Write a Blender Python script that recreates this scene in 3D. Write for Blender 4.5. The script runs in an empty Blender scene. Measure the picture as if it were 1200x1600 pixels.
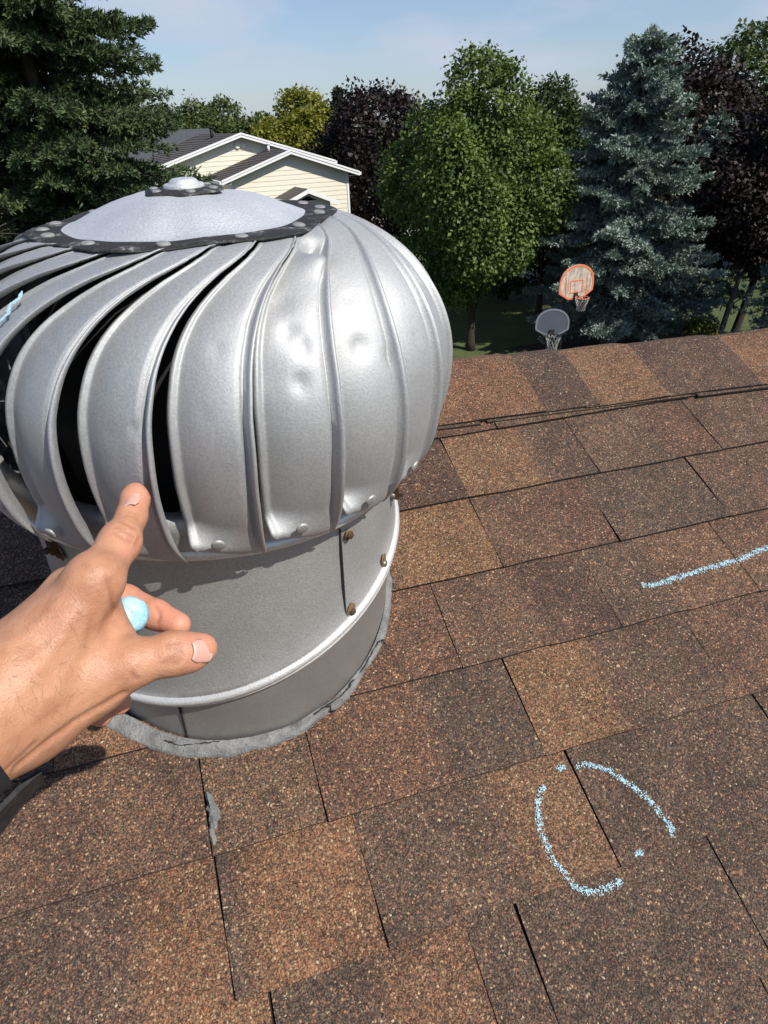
import bpy, bmesh, math, random
import numpy as np
from math import sin, cos, pi, radians
from mathutils import Matrix, Vector

SC = bpy.context.scene
COL = SC.collection
random.seed(7)
RNG = np.random.default_rng(11)

# ------------------------------------------------------------------ camera, sky, sun, exposure
ALPHA = radians(22.6)                                   # roof pitch
CAM_POS = Vector((-0.2954, -0.7401, 0.3616))
CR = Vector((0.95313, -0.3005, -0.03513))
CD = Vector((-0.18089, -0.47293, -0.86233))
CF = Vector((0.24252, 0.82827, -0.50513))
cam_d = bpy.data.cameras.new('camera')
cam_d.sensor_fit = 'VERTICAL'
cam_d.sensor_height = 36.0
cam_d.lens = 1050.0 / 1600.0 * 36.0
cam_d.clip_start = 0.02
cam_d.clip_end = 2000
cam = bpy.data.objects.new('camera', cam_d)
COL.objects.link(cam)
cm = Matrix.Identity(4)
for i in range(3):
    cm[i][0] = CR[i]; cm[i][1] = -CD[i]; cm[i][2] = -CF[i]; cm[i][3] = CAM_POS[i]
cam.matrix_world = cm
SC.camera = cam

SUN_AZ, SUN_EL = radians(146), radians(48)              # azimuth from +Y towards +X
SUN_DIR = Vector((sin(SUN_AZ) * cos(SUN_EL), cos(SUN_AZ) * cos(SUN_EL), sin(SUN_EL)))
world = bpy.data.worlds.new('World')
SC.world = world
world.use_nodes = True
wn, wl = world.node_tree.nodes, world.node_tree.links
wn.clear()
w_out = wn.new('ShaderNodeOutputWorld')
w_bg = wn.new('ShaderNodeBackground')
w_sky = wn.new('ShaderNodeTexSky')
w_sky.sky_type = 'NISHITA'
w_sky.sun_disc = False
w_sky.sun_elevation = SUN_EL
w_sky.sun_rotation = SUN_AZ
w_sky.air_density = 1.0
w_sky.dust_density = 0.5
w_sky.ozone_density = 2.2
w_tc = wn.new('ShaderNodeTexCoord')
w_map = wn.new('ShaderNodeMapping')
w_map.inputs['Scale'].default_value = (1.0, 1.0, 3.6)
w_noise = wn.new('ShaderNodeTexNoise')
w_noise.inputs['Scale'].default_value = 3.0
w_noise.inputs['Detail'].default_value = 7
w_noise.inputs['Roughness'].default_value = 0.52
w_ramp = wn.new('ShaderNodeValToRGB')
w_ramp.color_ramp.elements[0].position = 0.44
w_ramp.color_ramp.elements[0].color = (0.24, 0.24, 0.24, 1)
w_ramp.color_ramp.elements[1].position = 0.64
w_ramp.color_ramp.elements[1].color = (0.95, 0.95, 0.95, 1)
w_mix = wn.new('ShaderNodeMixRGB')
w_mix.inputs['Color2'].default_value = (6.0, 6.7, 8.0, 1)
wl.new(w_tc.outputs['Generated'], w_map.inputs['Vector'])
wl.new(w_map.outputs['Vector'], w_noise.inputs['Vector'])
wl.new(w_noise.outputs['Fac'], w_ramp.inputs['Fac'])
w_sep = wn.new('ShaderNodeSeparateXYZ'); wl.new(w_tc.outputs['Generated'], w_sep.inputs[0])
w_hz = wn.new('ShaderNodeMapRange'); w_hz.interpolation_type = 'SMOOTHSTEP'
w_hz.inputs['From Min'].default_value = 0.08; w_hz.inputs['From Max'].default_value = 0.55
w_hz.inputs['To Min'].default_value = 1.0; w_hz.inputs['To Max'].default_value = 0.12
wl.new(w_sep.outputs['Z'], w_hz.inputs['Value'])
w_mul = wn.new('ShaderNodeMath'); w_mul.operation = 'MULTIPLY'
wl.new(w_ramp.outputs['Color'], w_mul.inputs[0]); wl.new(w_hz.outputs['Result'], w_mul.inputs[1])
wl.new(w_mul.outputs[0], w_mix.inputs['Fac'])
w_tint = wn.new('ShaderNodeMixRGB'); w_tint.blend_type = 'MULTIPLY'; w_tint.inputs['Fac'].default_value = 1.0
w_tint.inputs['Color2'].default_value = (0.92, 1.02, 1.22, 1)
wl.new(w_sky.outputs['Color'], w_tint.inputs['Color1'])
wl.new(w_tint.outputs['Color'], w_mix.inputs['Color1'])
wl.new(w_mix.outputs['Color'], w_bg.inputs['Color'])
w_bg.inputs['Strength'].default_value = 0.080
wl.new(w_bg.outputs['Background'], w_out.inputs['Surface'])

sun_d = bpy.data.lights.new('sun', 'SUN')
sun_d.energy = 4.8
sun_d.angle = radians(0.53)
sun_d.color = (1.0, 0.95, 0.87)
sun = bpy.data.objects.new('sun', sun_d)
COL.objects.link(sun)
sun.rotation_euler = SUN_DIR.to_track_quat('Z', 'Y').to_euler()

SC.view_settings.view_transform = 'Standard'
SC.view_settings.look = 'None'
SC.view_settings.exposure = 0.24
SC.view_settings.gamma = 1.0
SC.view_settings.use_curve_mapping = False
SC.cycles.max_bounces = 6
SC.cycles.diffuse_bounces = 3
SC.cycles.glossy_bounces = 4
SC.cycles.transparent_max_bounces = 4

GROUND_Z = -8.14

# ------------------------------------------------------------------ helpers
def tag(o, label=None, cat=None, group=None, kind=None):
    if label: o['label'] = label
    if cat: o['category'] = cat
    if group: o['group'] = group
    if kind: o['kind'] = kind
    return o

def empty(name, loc=(0, 0, 0), parent=None):
    o = bpy.data.objects.new(name, None)
    COL.objects.link(o)
    o.location = loc
    o.empty_display_size = 0.1
    if parent: o.parent = parent
    return o

def mk(name, V, F, mats, parent=None, smooth=False, mi=None, attrs=None, loc=None):
    me = bpy.data.meshes.new(name)
    V = np.asarray(V, dtype=np.float32).reshape(-1, 3)
    if isinstance(F, np.ndarray) and F.ndim == 2:
        n, k = F.shape
        me.vertices.add(len(V)); me.vertices.foreach_set('co', V.ravel())
        me.loops.add(n * k); me.loops.foreach_set('vertex_index', F.astype(np.int32).ravel())
        me.polygons.add(n)
        me.polygons.foreach_set('loop_start', np.arange(0, n * k, k, dtype=np.int32))
        try:
            me.polygons.foreach_set('loop_total', np.full(n, k, dtype=np.int32))
        except Exception:
            pass
        me.update(calc_edges=True)
    else:
        me.from_pydata(V.tolist(), [], [list(f) for f in F])
        me.update()
    if not isinstance(mats, (list, tuple)): mats = [mats]
    for m in mats: me.materials.append(m)
    if mi is not None: me.polygons.foreach_set('material_index', np.asarray(mi, dtype=np.int32))
    if smooth: me.polygons.foreach_set('use_smooth', np.ones(len(me.polygons), dtype=bool))
    if attrs:
        for an, (dom, typ, data) in attrs.items():
            a = me.attributes.new(an, typ, dom)
            a.data.foreach_set('color' if typ == 'FLOAT_COLOR' else 'value', np.asarray(data, dtype=np.float32).ravel())
    o = bpy.data.objects.new(name, me)
    COL.objects.link(o)
    if parent: o.parent = parent
    if loc is not None: o.location = loc
    return o

class MB:
    """collects simple shapes into one vertex / face list"""
    def __init__(self): self.v = []; self.f = []; self.mi = []
    def add(self, V, F, m=0):
        b = len(self.v)
        self.v += [tuple(p) for p in V]
        self.f += [tuple(b + i for i in f) for f in F]
        self.mi += [m] * len(F)
    def box(self, c, s, M=None, m=0):
        V = [Vector((c[0] + dx * s[0] / 2, c[1] + dy * s[1] / 2, c[2] + dz * s[2] / 2)) for dx in (-1, 1) for dy in (-1, 1) for dz in (-1, 1)]
        if M: V = [M @ p for p in V]
        self.add(V, [(0, 1, 3, 2), (4, 6, 7, 5), (0, 4, 5, 1), (2, 3, 7, 6), (0, 2, 6, 4), (1, 5, 7, 3)], m)
    def tube(self, pts, rad, n=8, cap=True, m=0):
        pts = [Vector(p) for p in pts]
        if not isinstance(rad, (list, tuple)): rad = [rad] * len(pts)
        V = []; F = []
        up = None
        for i, p in enumerate(pts):
            d = (pts[min(i + 1, len(pts) - 1)] - pts[max(i - 1, 0)]).normalized()
            if up is None:
                up = Vector((0, 0, 1)) if abs(d.z) < .9 else Vector((1, 0, 0))
            a = d.cross(up).normalized(); b = a.cross(d).normalized(); up = b
            for k in range(n):
                t = 2 * pi * k / n
                V.append(p + (a * cos(t) + b * sin(t)) * rad[i])
        for i in range(len(pts) - 1):
            for k in range(n):
                F.append((i * n + k, i * n + (k + 1) % n, (i + 1) * n + (k + 1) % n, (i + 1) * n + k))
        if cap:
            F.append(tuple(range(n - 1, -1, -1))); F.append(tuple((len(pts) - 1) * n + k for k in range(n)))
        self.add(V, F, m)
    def lathe(self, prof, n=32, c=(0, 0, 0), M=None, m=0, closed=False):
        V = []; F = []
        for r, z in prof:
            for k in range(n):
                t = 2 * pi * k / n
                p = Vector((c[0] + r * sin(t), c[1] - r * cos(t), c[2] + z))
                V.append(M @ p if M else p)
        L = len(prof)
        for i in range(L - 1 + (1 if closed else 0)):
            j = (i + 1) % L
            for k in range(n):
                F.append((i * n + k, i * n + (k + 1) % n, j * n + (k + 1) % n, j * n + k))
        self.add(V, F, m)
    def prism(self, poly, d, M=None, m=0):
        """poly in xz, extruded along +y by d"""
        n = len(poly)
        V = [Vector((x, 0, z)) for x, z in poly] + [Vector((x, d, z)) for x, z in poly]
        if M: V = [M @ p for p in V]
        F = [tuple(range(n)), tuple(range(2 * n - 1, n - 1, -1))]
        for i in range(n): F.append((i, i + n, (i + 1) % n + n, (i + 1) % n))
        self.add(V, F, m)
    def build(self, name, mats, parent=None, smooth=False, loc=None):
        if not self.v: return None
        o = mk(name, self.v, self.f, mats, parent, smooth, self.mi, loc=loc)
        return o

def recalc(o):
    bm = bmesh.new(); bm.from_mesh(o.data)
    bmesh.ops.recalc_face_normals(bm, faces=bm.faces)
    bm.to_mesh(o.data); bm.free()
    return o

def autosmooth(o, ang=35):
    """smooth shading with edges over the angle kept sharp"""
    bm = bmesh.new(); bm.from_mesh(o.data)
    bmesh.ops.recalc_face_normals(bm, faces=bm.faces)
    for f in bm.faces: f.smooth = True
    lim = radians(ang)
    for e in bm.edges:
        if len(e.link_faces) == 2: e.smooth = e.calc_face_angle(0) < lim
    bm.to_mesh(o.data); bm.free()
    return o

# ------------------------------------------------------------------ materials
class N:
    """small node builder"""
    def __init__(self, name):
        self.m = bpy.data.materials.new(name); self.m.use_nodes = True
        self.t = self.m.node_tree; self.b = self.t.nodes['Principled BSDF']; self.out = self.t.nodes['Material Output']
    def new(self, typ, **kw):
        n = self.t.nodes.new(typ)
        for k, v in kw.items(): setattr(n, k, v)
        return n
    def link(self, a, b): self.t.links.new(a, b)
    def setp(self, **kw):
        for k, v in kw.items(): self.b.inputs[k.replace('_', ' ')].default_value = v
    def coord(self, kind='Object', obj=None):
        n = self.new('ShaderNodeTexCoord')
        if obj: n.object = obj
        return n.outputs[kind]
    def noise(self, vec, scale, detail=3, rough=.5, dist=0):
        n = self.new('ShaderNodeTexNoise')
        n.inputs['Scale'].default_value = scale; n.inputs['Detail'].default_value = detail
        n.inputs['Roughness'].default_value = rough; n.inputs['Distortion'].default_value = dist
        if vec is not None: self.link(vec, n.inputs['Vector'])
        return n
    def math(self, op, a, b=None, c=None, clamp=False):
        n = self.new('ShaderNodeMath', operation=op, use_clamp=clamp)
        for i, x in enumerate((a, b, c)):
            if x is None: continue
            if isinstance(x, (int, float)): n.inputs[i].default_value = x
            else: self.link(x, n.inputs[i])
        return n.outputs[0]
    def ramp(self, fac, stops, interp='LINEAR'):
        n = self.new('ShaderNodeValToRGB'); cr = n.color_ramp; cr.interpolation = interp
        while len(cr.elements) > 1: cr.elements.remove(cr.elements[-1])
        cr.elements[0].position = stops[0][0]; cr.elements[0].color = (*stops[0][1], 1)
        for p, c in stops[1:]:
            e = cr.elements.new(p); e.color = (*c, 1)
        self.link(fac, n.inputs['Fac'])
        return n.outputs['Color']
    def mix(self, fac, a, b, mode='MIX'):
        n = self.new('ShaderNodeMixRGB', blend_type=mode)
        for i, x in ((0, fac), (1, a), (2, b)):
            if isinstance(x, (int, float)): n.inputs[i].default_value = x
            elif isinstance(x, tuple): n.inputs[i].default_value = (*x, 1)
            else: self.link(x, n.inputs[i])
        return n.outputs['Color']
    def bump(self, h, strength, dist, normal=None):
        n = self.new('ShaderNodeBump'); n.inputs['Strength'].default_value = strength; n.inputs['Distance'].default_value = dist
        self.link(h, n.inputs['Height'])
        if normal is not None: self.link(normal, n.inputs['Normal'])
        return n.outputs['Normal']
    def base(self, c): self.link(c, self.b.inputs['Base Color'])
    def rough(self, c): self.link(c, self.b.inputs['Roughness'])
    def normal(self, c): self.link(c, self.b.inputs['Normal'])

def plain(name, col, rough=.6, metal=0., var=.15, scale=30, bump=0., bscale=None):
    n = N(name); co = n.coord()
    nz = n.noise(co, scale, 4)
    f = n.math('MULTIPLY_ADD', nz.outputs['Fac'], 2 * var, 1 - var)
    n.base(n.mix(1.0, tuple(col), f, 'MULTIPLY'))
    n.setp(Roughness=rough, Metallic=metal)
    if bump:
        nb = n.noise(co, bscale or scale * 6, 3)
        n.normal(n.bump(nb.outputs['Fac'], 1.0, bump))
    return n.m

def metal_mat(name, lo, hi, rlo, rhi, speck=.0006, metallic=1.0, stain=(0.30, 0.28, 0.25), stain_amt=.35):
    """weathered bare sheet metal: mottled oxide, fine speckle"""
    n = N(name); co = n.coord()
    big = n.noise(co, 9, 5, .6)
    fine = n.noise(co, 620, 2, .7)
    mid = n.noise(co, 28, 3, .55)
    f = n.math('MULTIPLY_ADD', mid.outputs['Fac'], .30, n.math('MULTIPLY', fine.outputs['Fac'], .70))
    c = n.ramp(f, [(.30, lo), (.68, hi)])
    st = n.math('MULTIPLY', n.math('SUBTRACT', big.outputs['Fac'], .52, clamp=True), 4.0 * stain_amt, clamp=True)
    c = n.mix(st, c, stain)
    n.base(c)
    r = n.math('MULTIPLY_ADD', n.math('MULTIPLY_ADD', big.outputs['Fac'], .6, n.math('MULTIPLY', fine.outputs['Fac'], .4)), (rhi - rlo) * 2, rlo - (rhi - rlo) * .5, clamp=True)
    n.rough(r)
    n.setp(Metallic=metallic)
    wv = n.noise(co, 9, 2)
    b1 = n.bump(wv.outputs['Fac'], .30, .003)
    n.normal(n.bump(fine.outputs['Fac'], .55, speck, b1))
    return n.m

M_VANE = metal_mat('weathered_sheet_metal', (.40, .405, .41), (.53, .535, .53), .62, .76, speck=.0003, stain_amt=.22, metallic=.80)
M_CAP = metal_mat('zinc_cap_metal', (.60, .61, .615), (.80, .805, .81), .50, .64, stain_amt=.15, metallic=.7)
M_COLLAR = metal_mat('dull_galvanised_metal', (.31, .31, .30), (.47, .47, .455), .50, .62, speck=.0006, metallic=.55, stain_amt=.2)
M_BASE = metal_mat('dull_flashing_metal', (.30, .288, .27), (.40, .385, .36), .42, .54, speck=.0004, metallic=.60, stain_amt=.2)
M_BEAD = metal_mat('bright_rolled_metal', (.62, .61, .58), (.80, .79, .76), .40, .55, metallic=.55)
M_DARK = plain('dark_steel_and_shade', (.012, .012, .013), .85, 0)  # dark fittings, also the painted shade inside the vent
M_SEAM = plain('dirty_seam', (.05, .05, .05), .8)
M_RUST = plain('rust', (.065, .034, .018), .9, 0, .5, 300)
M_BOLT = plain('weathered_screw', (.22, .20, .18), .5, .8, .4, 300)

# --- black bitumen border of the cap with worn silver patches
n = N('weathered_cap_sealant'); co = n.coord()
a = n.noise(co, 45, 6, .7); b_ = n.noise(co, 160, 3, .7)
wear = n.math('MULTIPLY_ADD', a.outputs['Fac'], .6, n.math('MULTIPLY', b_.outputs['Fac'], .4))
n.base(n.ramp(wear, [(.505, (.016, .015, .014)), (.57, (.050, .048, .046)), (.625, (.24, .245, .25))]))
n.setp(Roughness=.75); n.normal(n.bump(b_.outputs['Fac'], .8, .0015)); M_CAPEDGE = n.m

# --- grey roofing cement
n = N('grey_roofing_cement'); co = n.coord()
a = n.noise(co, 60, 6, .65); b_ = n.noise(co, 500, 3, .7)
n.base(n.ramp(a.outputs['Fac'], [(.25, (.10, .10, .096)), (.5, (.20, .20, .192)), (.8, (.31, .31, .295))]))
n.setp(Roughness=.85)
n.normal(n.bump(b_.outputs['Fac'], 1.0, .0016, n.bump(a.outputs['Fac'], 1.0, .006))); M_MASTIC = n.m

# ------------------------------------------------------------------ this house: roof we stand on
S = 0.8
E_ROW = 0.127 * S
house = empty('shingled_house')
tag(house, 'house carrying the brown asphalt shingle roof under the metal turbine vent', 'house')
house.rotation_euler = (ALPHA, 0, 0)                    # its local frame is the near roof slope: x along ridge, y up slope, z out
ROOF_MW = Matrix.Rotation(ALPHA, 4, 'X')

n = N('asphalt_shingle_granules')
co = n.coord('Object', house)
wob = n.noise(co, 340, 2, .5)
wv = n.new('ShaderNodeVectorMath', operation='MULTIPLY_ADD')
n.link(wob.outputs['Color'], wv.inputs[0]); wv.inputs[1].default_value = (.0030, .0030, .0030); n.link(co, wv.inputs[2])
vor = n.new('ShaderNodeTexVoronoi'); vor.inputs['Scale'].default_value = 500
n.link(wv.outputs[0], vor.inputs['Vector'])
vor2 = n.new('ShaderNodeTexVoronoi'); vor2.inputs['Scale'].default_value = 1050
n.link(wv.outputs[0], vor2.inputs['Vector'])
sep = n.new('ShaderNodeSeparateColor'); n.link(vor.outputs['Color'], sep.inputs[0])
sep2 = n.new('ShaderNodeSeparateColor'); n.link(vor2.outputs['Color'], sep2.inputs[0])
big = n.noise(co, 13, 4, .6)
med = n.noise(co, 70, 3, .6)
att = n.new('ShaderNodeAttribute', attribute_name='tone')
sepa = n.new('ShaderNodeSeparateColor'); n.link(att.outputs['Color'], sepa.inputs[0])
OR, RE, DK = sepa.outputs[0], sepa.outputs[1], sepa.outputs[2]
v = n.math('MULTIPLY_ADD', sep2.outputs[0], .80, n.math('MULTIPLY', sep.outputs[0], .20))
patch = n.math('ADD', n.math('MULTIPLY', n.math('SUBTRACT', big.outputs['Fac'], .5), .46), n.math('MULTIPLY', n.math('SUBTRACT', med.outputs['Fac'], .5), .26))
v = n.math('ADD', v, patch)
v = n.math('ADD', v, n.math('MULTIPLY', OR, .12))
v = n.math('SUBTRACT', v, n.math('MULTIPLY', DK, .09))
c_br = n.ramp(v, [(.15, (.022, .017, .0145)), (.45, (.055, .041, .034)), (.70, (.105, .076, .059)), (.92, (.175, .122, .090))])
c_or = n.ramp(v, [(.15, (.030, .019, .013)), (.45, (.082, .048, .029)), (.70, (.165, .093, .052)), (.95, (.27, .158, .085))])
c = n.mix(OR, c_br, c_or)
# paler, larger granules scattered through the blend
thr = n.math('SUBTRACT', .835, n.math('ADD', n.math('MULTIPLY', OR, .24), n.math('SUBTRACT', n.math('MULTIPLY', patch, .85), n.math('MULTIPLY', DK, .06))))
fl = n.math('MULTIPLY', n.math('GREATER_THAN', sep.outputs[0], thr), n.math('LESS_THAN', vor.outputs['Distance'], n.math('MULTIPLY_ADD', sep.outputs[2], .34, .22)))
flc = n.ramp(sep.outputs[1], [(0, (.18, .100, .058)), (.4, (.27, .165, .096)), (.85, (.34, .23, .145)), (1, (.42, .32, .225))])
c = n.mix(fl, c, flc)
redt = n.mix(1.0, c, (1.16, .90, .85), 'MULTIPLY')
c = n.mix(RE, c, redt)
hue = n.mix(1.0, c, n.ramp(sep.outputs[1], [(0, (1.15, .92, .85)), (.5, (1, 1, 1)), (1, (.92, 1.02, 1.0))]), 'MULTIPLY')
n.base(n.mix(1.0, hue, (1.16, 1.12, 1.03), 'MULTIPLY'))
n.setp(Roughness=.88)
n.b.inputs['Specular IOR Level'].default_value = .35
h = n.math('MULTIPLY_ADD', vor.outputs['Distance'], -1.0, n.math('MULTIPLY', sep.outputs[2], .6))
n.normal(n.bump(h, .9, .0013))
M_SHINGLE = n.m
M_CUT = plain('asphalt_cut_edge', (.012, .011, .010), .9, 0, .3, 300)
M_FELT = plain('asphalt_underlay', (.018, .015, .013), .95, 0, .3, 200)

def ridge_v(u): return (.171 * S) - .058 * (u - .068)
def capedge_v(u): return (.021 * S) - .042 * u
def row_top_n(v, k):
    """height of course k's surface above the deck at v"""
    t = (v + k * E_ROW) / (E_ROW + .02)
    return .0068 - .0046 * t

KEYS = {0: [.10, .335], 1: [0, .224, .456], 2: [.001, .188, .383], 3: [-.108, .12, .344], 4: [-.433, -.313, -.054, .212],
        5: [-.431, -.285, -.028, .238], 6: [-.40, -.205, -.150, .082, .33], 7: [-.47, -.235, .059, .29], 8: [-.36, -.12, .13]}
U0, U1 = -1.15, 1.35
# colour blend of the tabs in view: (row, left keyway) -> [(fraction of width, orange, red, dark), ...]
TONES = {
    (1, -.22): [(1, .05, .5, .6)], (1, 0): [(.58, .62, .15, 0), (1, .1, .2, .45)], (1, .224): [(.62, .2, .1, .1), (1, .15, .55, .2)], (1, .456): [(1, .2, .2, .15)],
    (2, -.22): [(.35, .0, .2, .7), (.97, .85, .0, .0)], (2, .001): [(.55, .28, .25, .1), (1, .1, .55, .3)], (2, .188): [(1, .05, .1, .35)], (2, .383): [(1, .2, .2, .2)],
    (3, -.34): [(1, .25, .5, .2)], (3, -.108): [(.55, .25, .2, .05), (1, .0, .5, .55)], (3, .12): [(.45, .15, .1, .2), (1, .4, .2, .05)], (3, .344): [(1, .3, .25, .1)],
    (4, -.433): [(1, .38, .0, .15)], (4, -.313): [(.56, .26, .5, .1), (1, .08, .05, .5)], (4, -.054): [(.42, .75, .1, 0), (1, .15, .15, .35)], (4, .212): [(1, .25, .35, .1)],
    (5, -.431): [(.12, .1, 0, .4), (1, .72, .25, .0)], (5, -.285): [(.6, .2, .1, .2), (1, .62, .1, .05)], (5, -.028): [(1, .1, .15, .35)], (5, .238): [(1, .12, .2, .3)],
    (6, -.40): [(.5, .12, .1, .5), (1, .5, .3, .1)], (6, -.205): [(1, .2, .1, .3)], (6, -.150): [(1, .1, .1, .4)], (6, .082): [(1, .05, .15, .45)],
    (7, -.47): [(1, .3, .2, .3)], (7, -.235): [(1, .1, .1, .45)],
}
def tab_mesh(k, u0, u1, zones, thin=False):
    """one shingle tab: granule top split at its colour zones, ragged cut edges"""
    rr = random.Random(hash((k, round(u0, 4))) & 0xffff)
    v0, v1 = -k * E_ROW, -(k - 1) * E_ROW + .02
    us = [(u0, zones[0][1:])]
    W = u1 - u0
    for i, z in enumerate(zones[:-1]):
        x = u0 + W * z[0]
        us += [(x - .011, z[1:]), (x + .011, zones[i + 1][1:])]
    us.append((u1, zones[-1][1:]))
    full = []
    for i in range(len(us) - 1):
        full.append(us[i])
        if us[i + 1][0] - us[i][0] > .07:
            mid = (us[i][0] + us[i + 1][0]) / 2
            full.append((mid, us[i][1]))
    full.append(us[-1])
    vs = [v0, v0 + .34 * E_ROW, v0 + .70 * E_ROW, v1]
    skew = rr.uniform(-.0007, .0007)
    V = []; T = []
    lift = rr.uniform(-.0006, .0009)
    for j, vv in enumerate(vs):
        for i, (uu, tn) in enumerate(full):
            du = dv = 0.
            if i in (0, len(full) - 1): du = rr.uniform(-.0006, .0006) + skew * (j - 1)
            if j == 0: dv = rr.uniform(-.0010, .0010)
            nn = row_top_n(vv, k) + (lift if j == 0 else lift * .5 if j == 1 else 0) + rr.uniform(-.0003, .0003)
            V.append((uu + du, vv + dv, nn))
            dk = tn[2]
            if j == 3: dk = min(1, dk + .35)
            T.append((tn[0], tn[1], dk, 1))
    nu, nv = len(full), len(vs)
    F = []; mi = []
    for j in range(nv - 1):
        for i in range(nu - 1):
            F.append((j * nu + i, j * nu + i + 1, (j + 1) * nu + i + 1, (j + 1) * nu + i)); mi.append(0)
    per = [i for i in range(nu)] + [j * nu + nu - 1 for j in range(1, nv)] + [(nv - 1) * nu + i for i in range(nu - 2, -1, -1)] + [j * nu for j in range(nv - 2, 0, -1)]
    b = len(V)
    for p in per:
        x, y, z = V[p]; V.append((x, y, z - .0030)); T.append(T[p])
    L = len(per)
    for i in range(L):
        F.append((per[i], b + i, b + (i + 1) % L, per[(i + 1) % L])); mi.append(1)
    return V, F, mi, T

def add_tab(k, u0, u1, zones):
    V, F, mi, T = tab_mesh(k, u0, u1, zones)
    c = np.array([(u0 + u1) / 2, -(k - .5) * E_ROW, 0])
    o = mk('shingle', np.array(V) - c, F, [M_SHINGLE, M_CUT], house, mi=mi, attrs={'tone': ('POINT', 'FLOAT_COLOR', T)}, loc=c)
    return o

def rnd_zones(rr):
    def t():
        q = rr.random()
        if q < .22: return (rr.uniform(.5, .85), rr.uniform(0, .3), 0.)
        if q < .42: return (rr.uniform(.05, .3), rr.uniform(.4, .7), rr.uniform(0, .3))
        if q < .68: return (rr.uniform(0, .15), rr.uniform(0, .3), rr.uniform(.35, .65))
        return (rr.uniform(.1, .35), rr.uniform(0, .3), rr.uniform(0, .3))
    if rr.random() < .5: return [(1, *t())]
    return [(rr.uniform(.35, .65), *t()), (1, *t())]

NROWS = 10
rest_v, rest_f, rest_mi, rest_t = [], [], [], []
def add_rest(k, u0, u1, zones):
    V, F, mi, T = tab_mesh(k, u0, u1, zones)
    b = len(rest_v); rest_v.extend(V); rest_f.extend([tuple(b + i for i in f) for f in F]); rest_mi.extend(mi); rest_t.extend(T)
for k in range(0, 45):
    rr = random.Random(100 + k)
    ks = [x * S for x in KEYS.get(k, [rr.uniform(-.2, .0)])]
    lo, hi = -6.4, 6.6
    first, last = ks[0], ks[-1]
    while first > lo:
        first -= rr.uniform(.175, .2); ks.insert(0, first)
    while last < hi:
        last += rr.uniform(.175, .2); ks.append(last)
    for a_, b_ in zip(ks[:-1], ks[1:]):
        zs = None
        for (kk, uu), zz in TONES.items():
            if kk == k and abs(uu * S - a_) < .035: zs = zz
        if zs is None: zs = rnd_zones(rr)
        g = .0006
        if k < NROWS and a_ > U0 and b_ < U1: add_tab(k, a_ + g, b_ - g, zs)
        else: add_rest(k, a_ + g, b_ - g, zs)
o = mk('shingle_field', rest_v, rest_f, [M_SHINGLE, M_CUT], house, mi=rest_mi, attrs={'tone': ('POINT', 'FLOAT_COLOR', rest_t)})
o['kind'] = 'stuff'

# deck under the shingles and the far slope
def back_pt(u, t):
    """point t metres down the far slope from the ridge above u"""
    return (u, ridge_v(u) + t * cos(2 * ALPHA), -t * sin(2 * ALPHA))
mb = MB()
EA = -4.5
mb.add([(-6.5, EA, -.0004), (6.5, EA, -.0004), (6.5, ridge_v(6.5), -.0004), (-6.5, ridge_v(-6.5), -.0004),
        (-6.5, EA, -.12), (6.5, EA, -.12), (6.5, ridge_v(6.5), -.12), (-6.5, ridge_v(-6.5), -.12)],
       [(0, 1, 2, 3), (7, 6, 5, 4), (0, 4, 5, 1), (0, 3, 7, 4), (1, 5, 6, 2)])
mb.build('roof_deck', M_FELT, house)
mb = MB()
p0, p1, p2, p3 = back_pt(-6.5, 0), back_pt(6.5, 0), back_pt(6.5, 4.6), back_pt(-6.5, 4.6)
mb.add([p0, p1, p2, p3] + [(p[0], p[1] - .06, p[2] - .10) for p in (p0, p1, p2, p3)], [(0, 1, 2, 3), (7, 6, 5, 4), (2, 6, 7, 3), (0, 3, 7, 4), (1, 5, 6, 2)])
o = mb.build('roof_slope', M_SHINGLE, house)
a = o.data.attributes.new('tone', 'FLOAT_COLOR', 'POINT')
a.data.foreach_set('color', [.2, .2, .2, 1] * 8)

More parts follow.
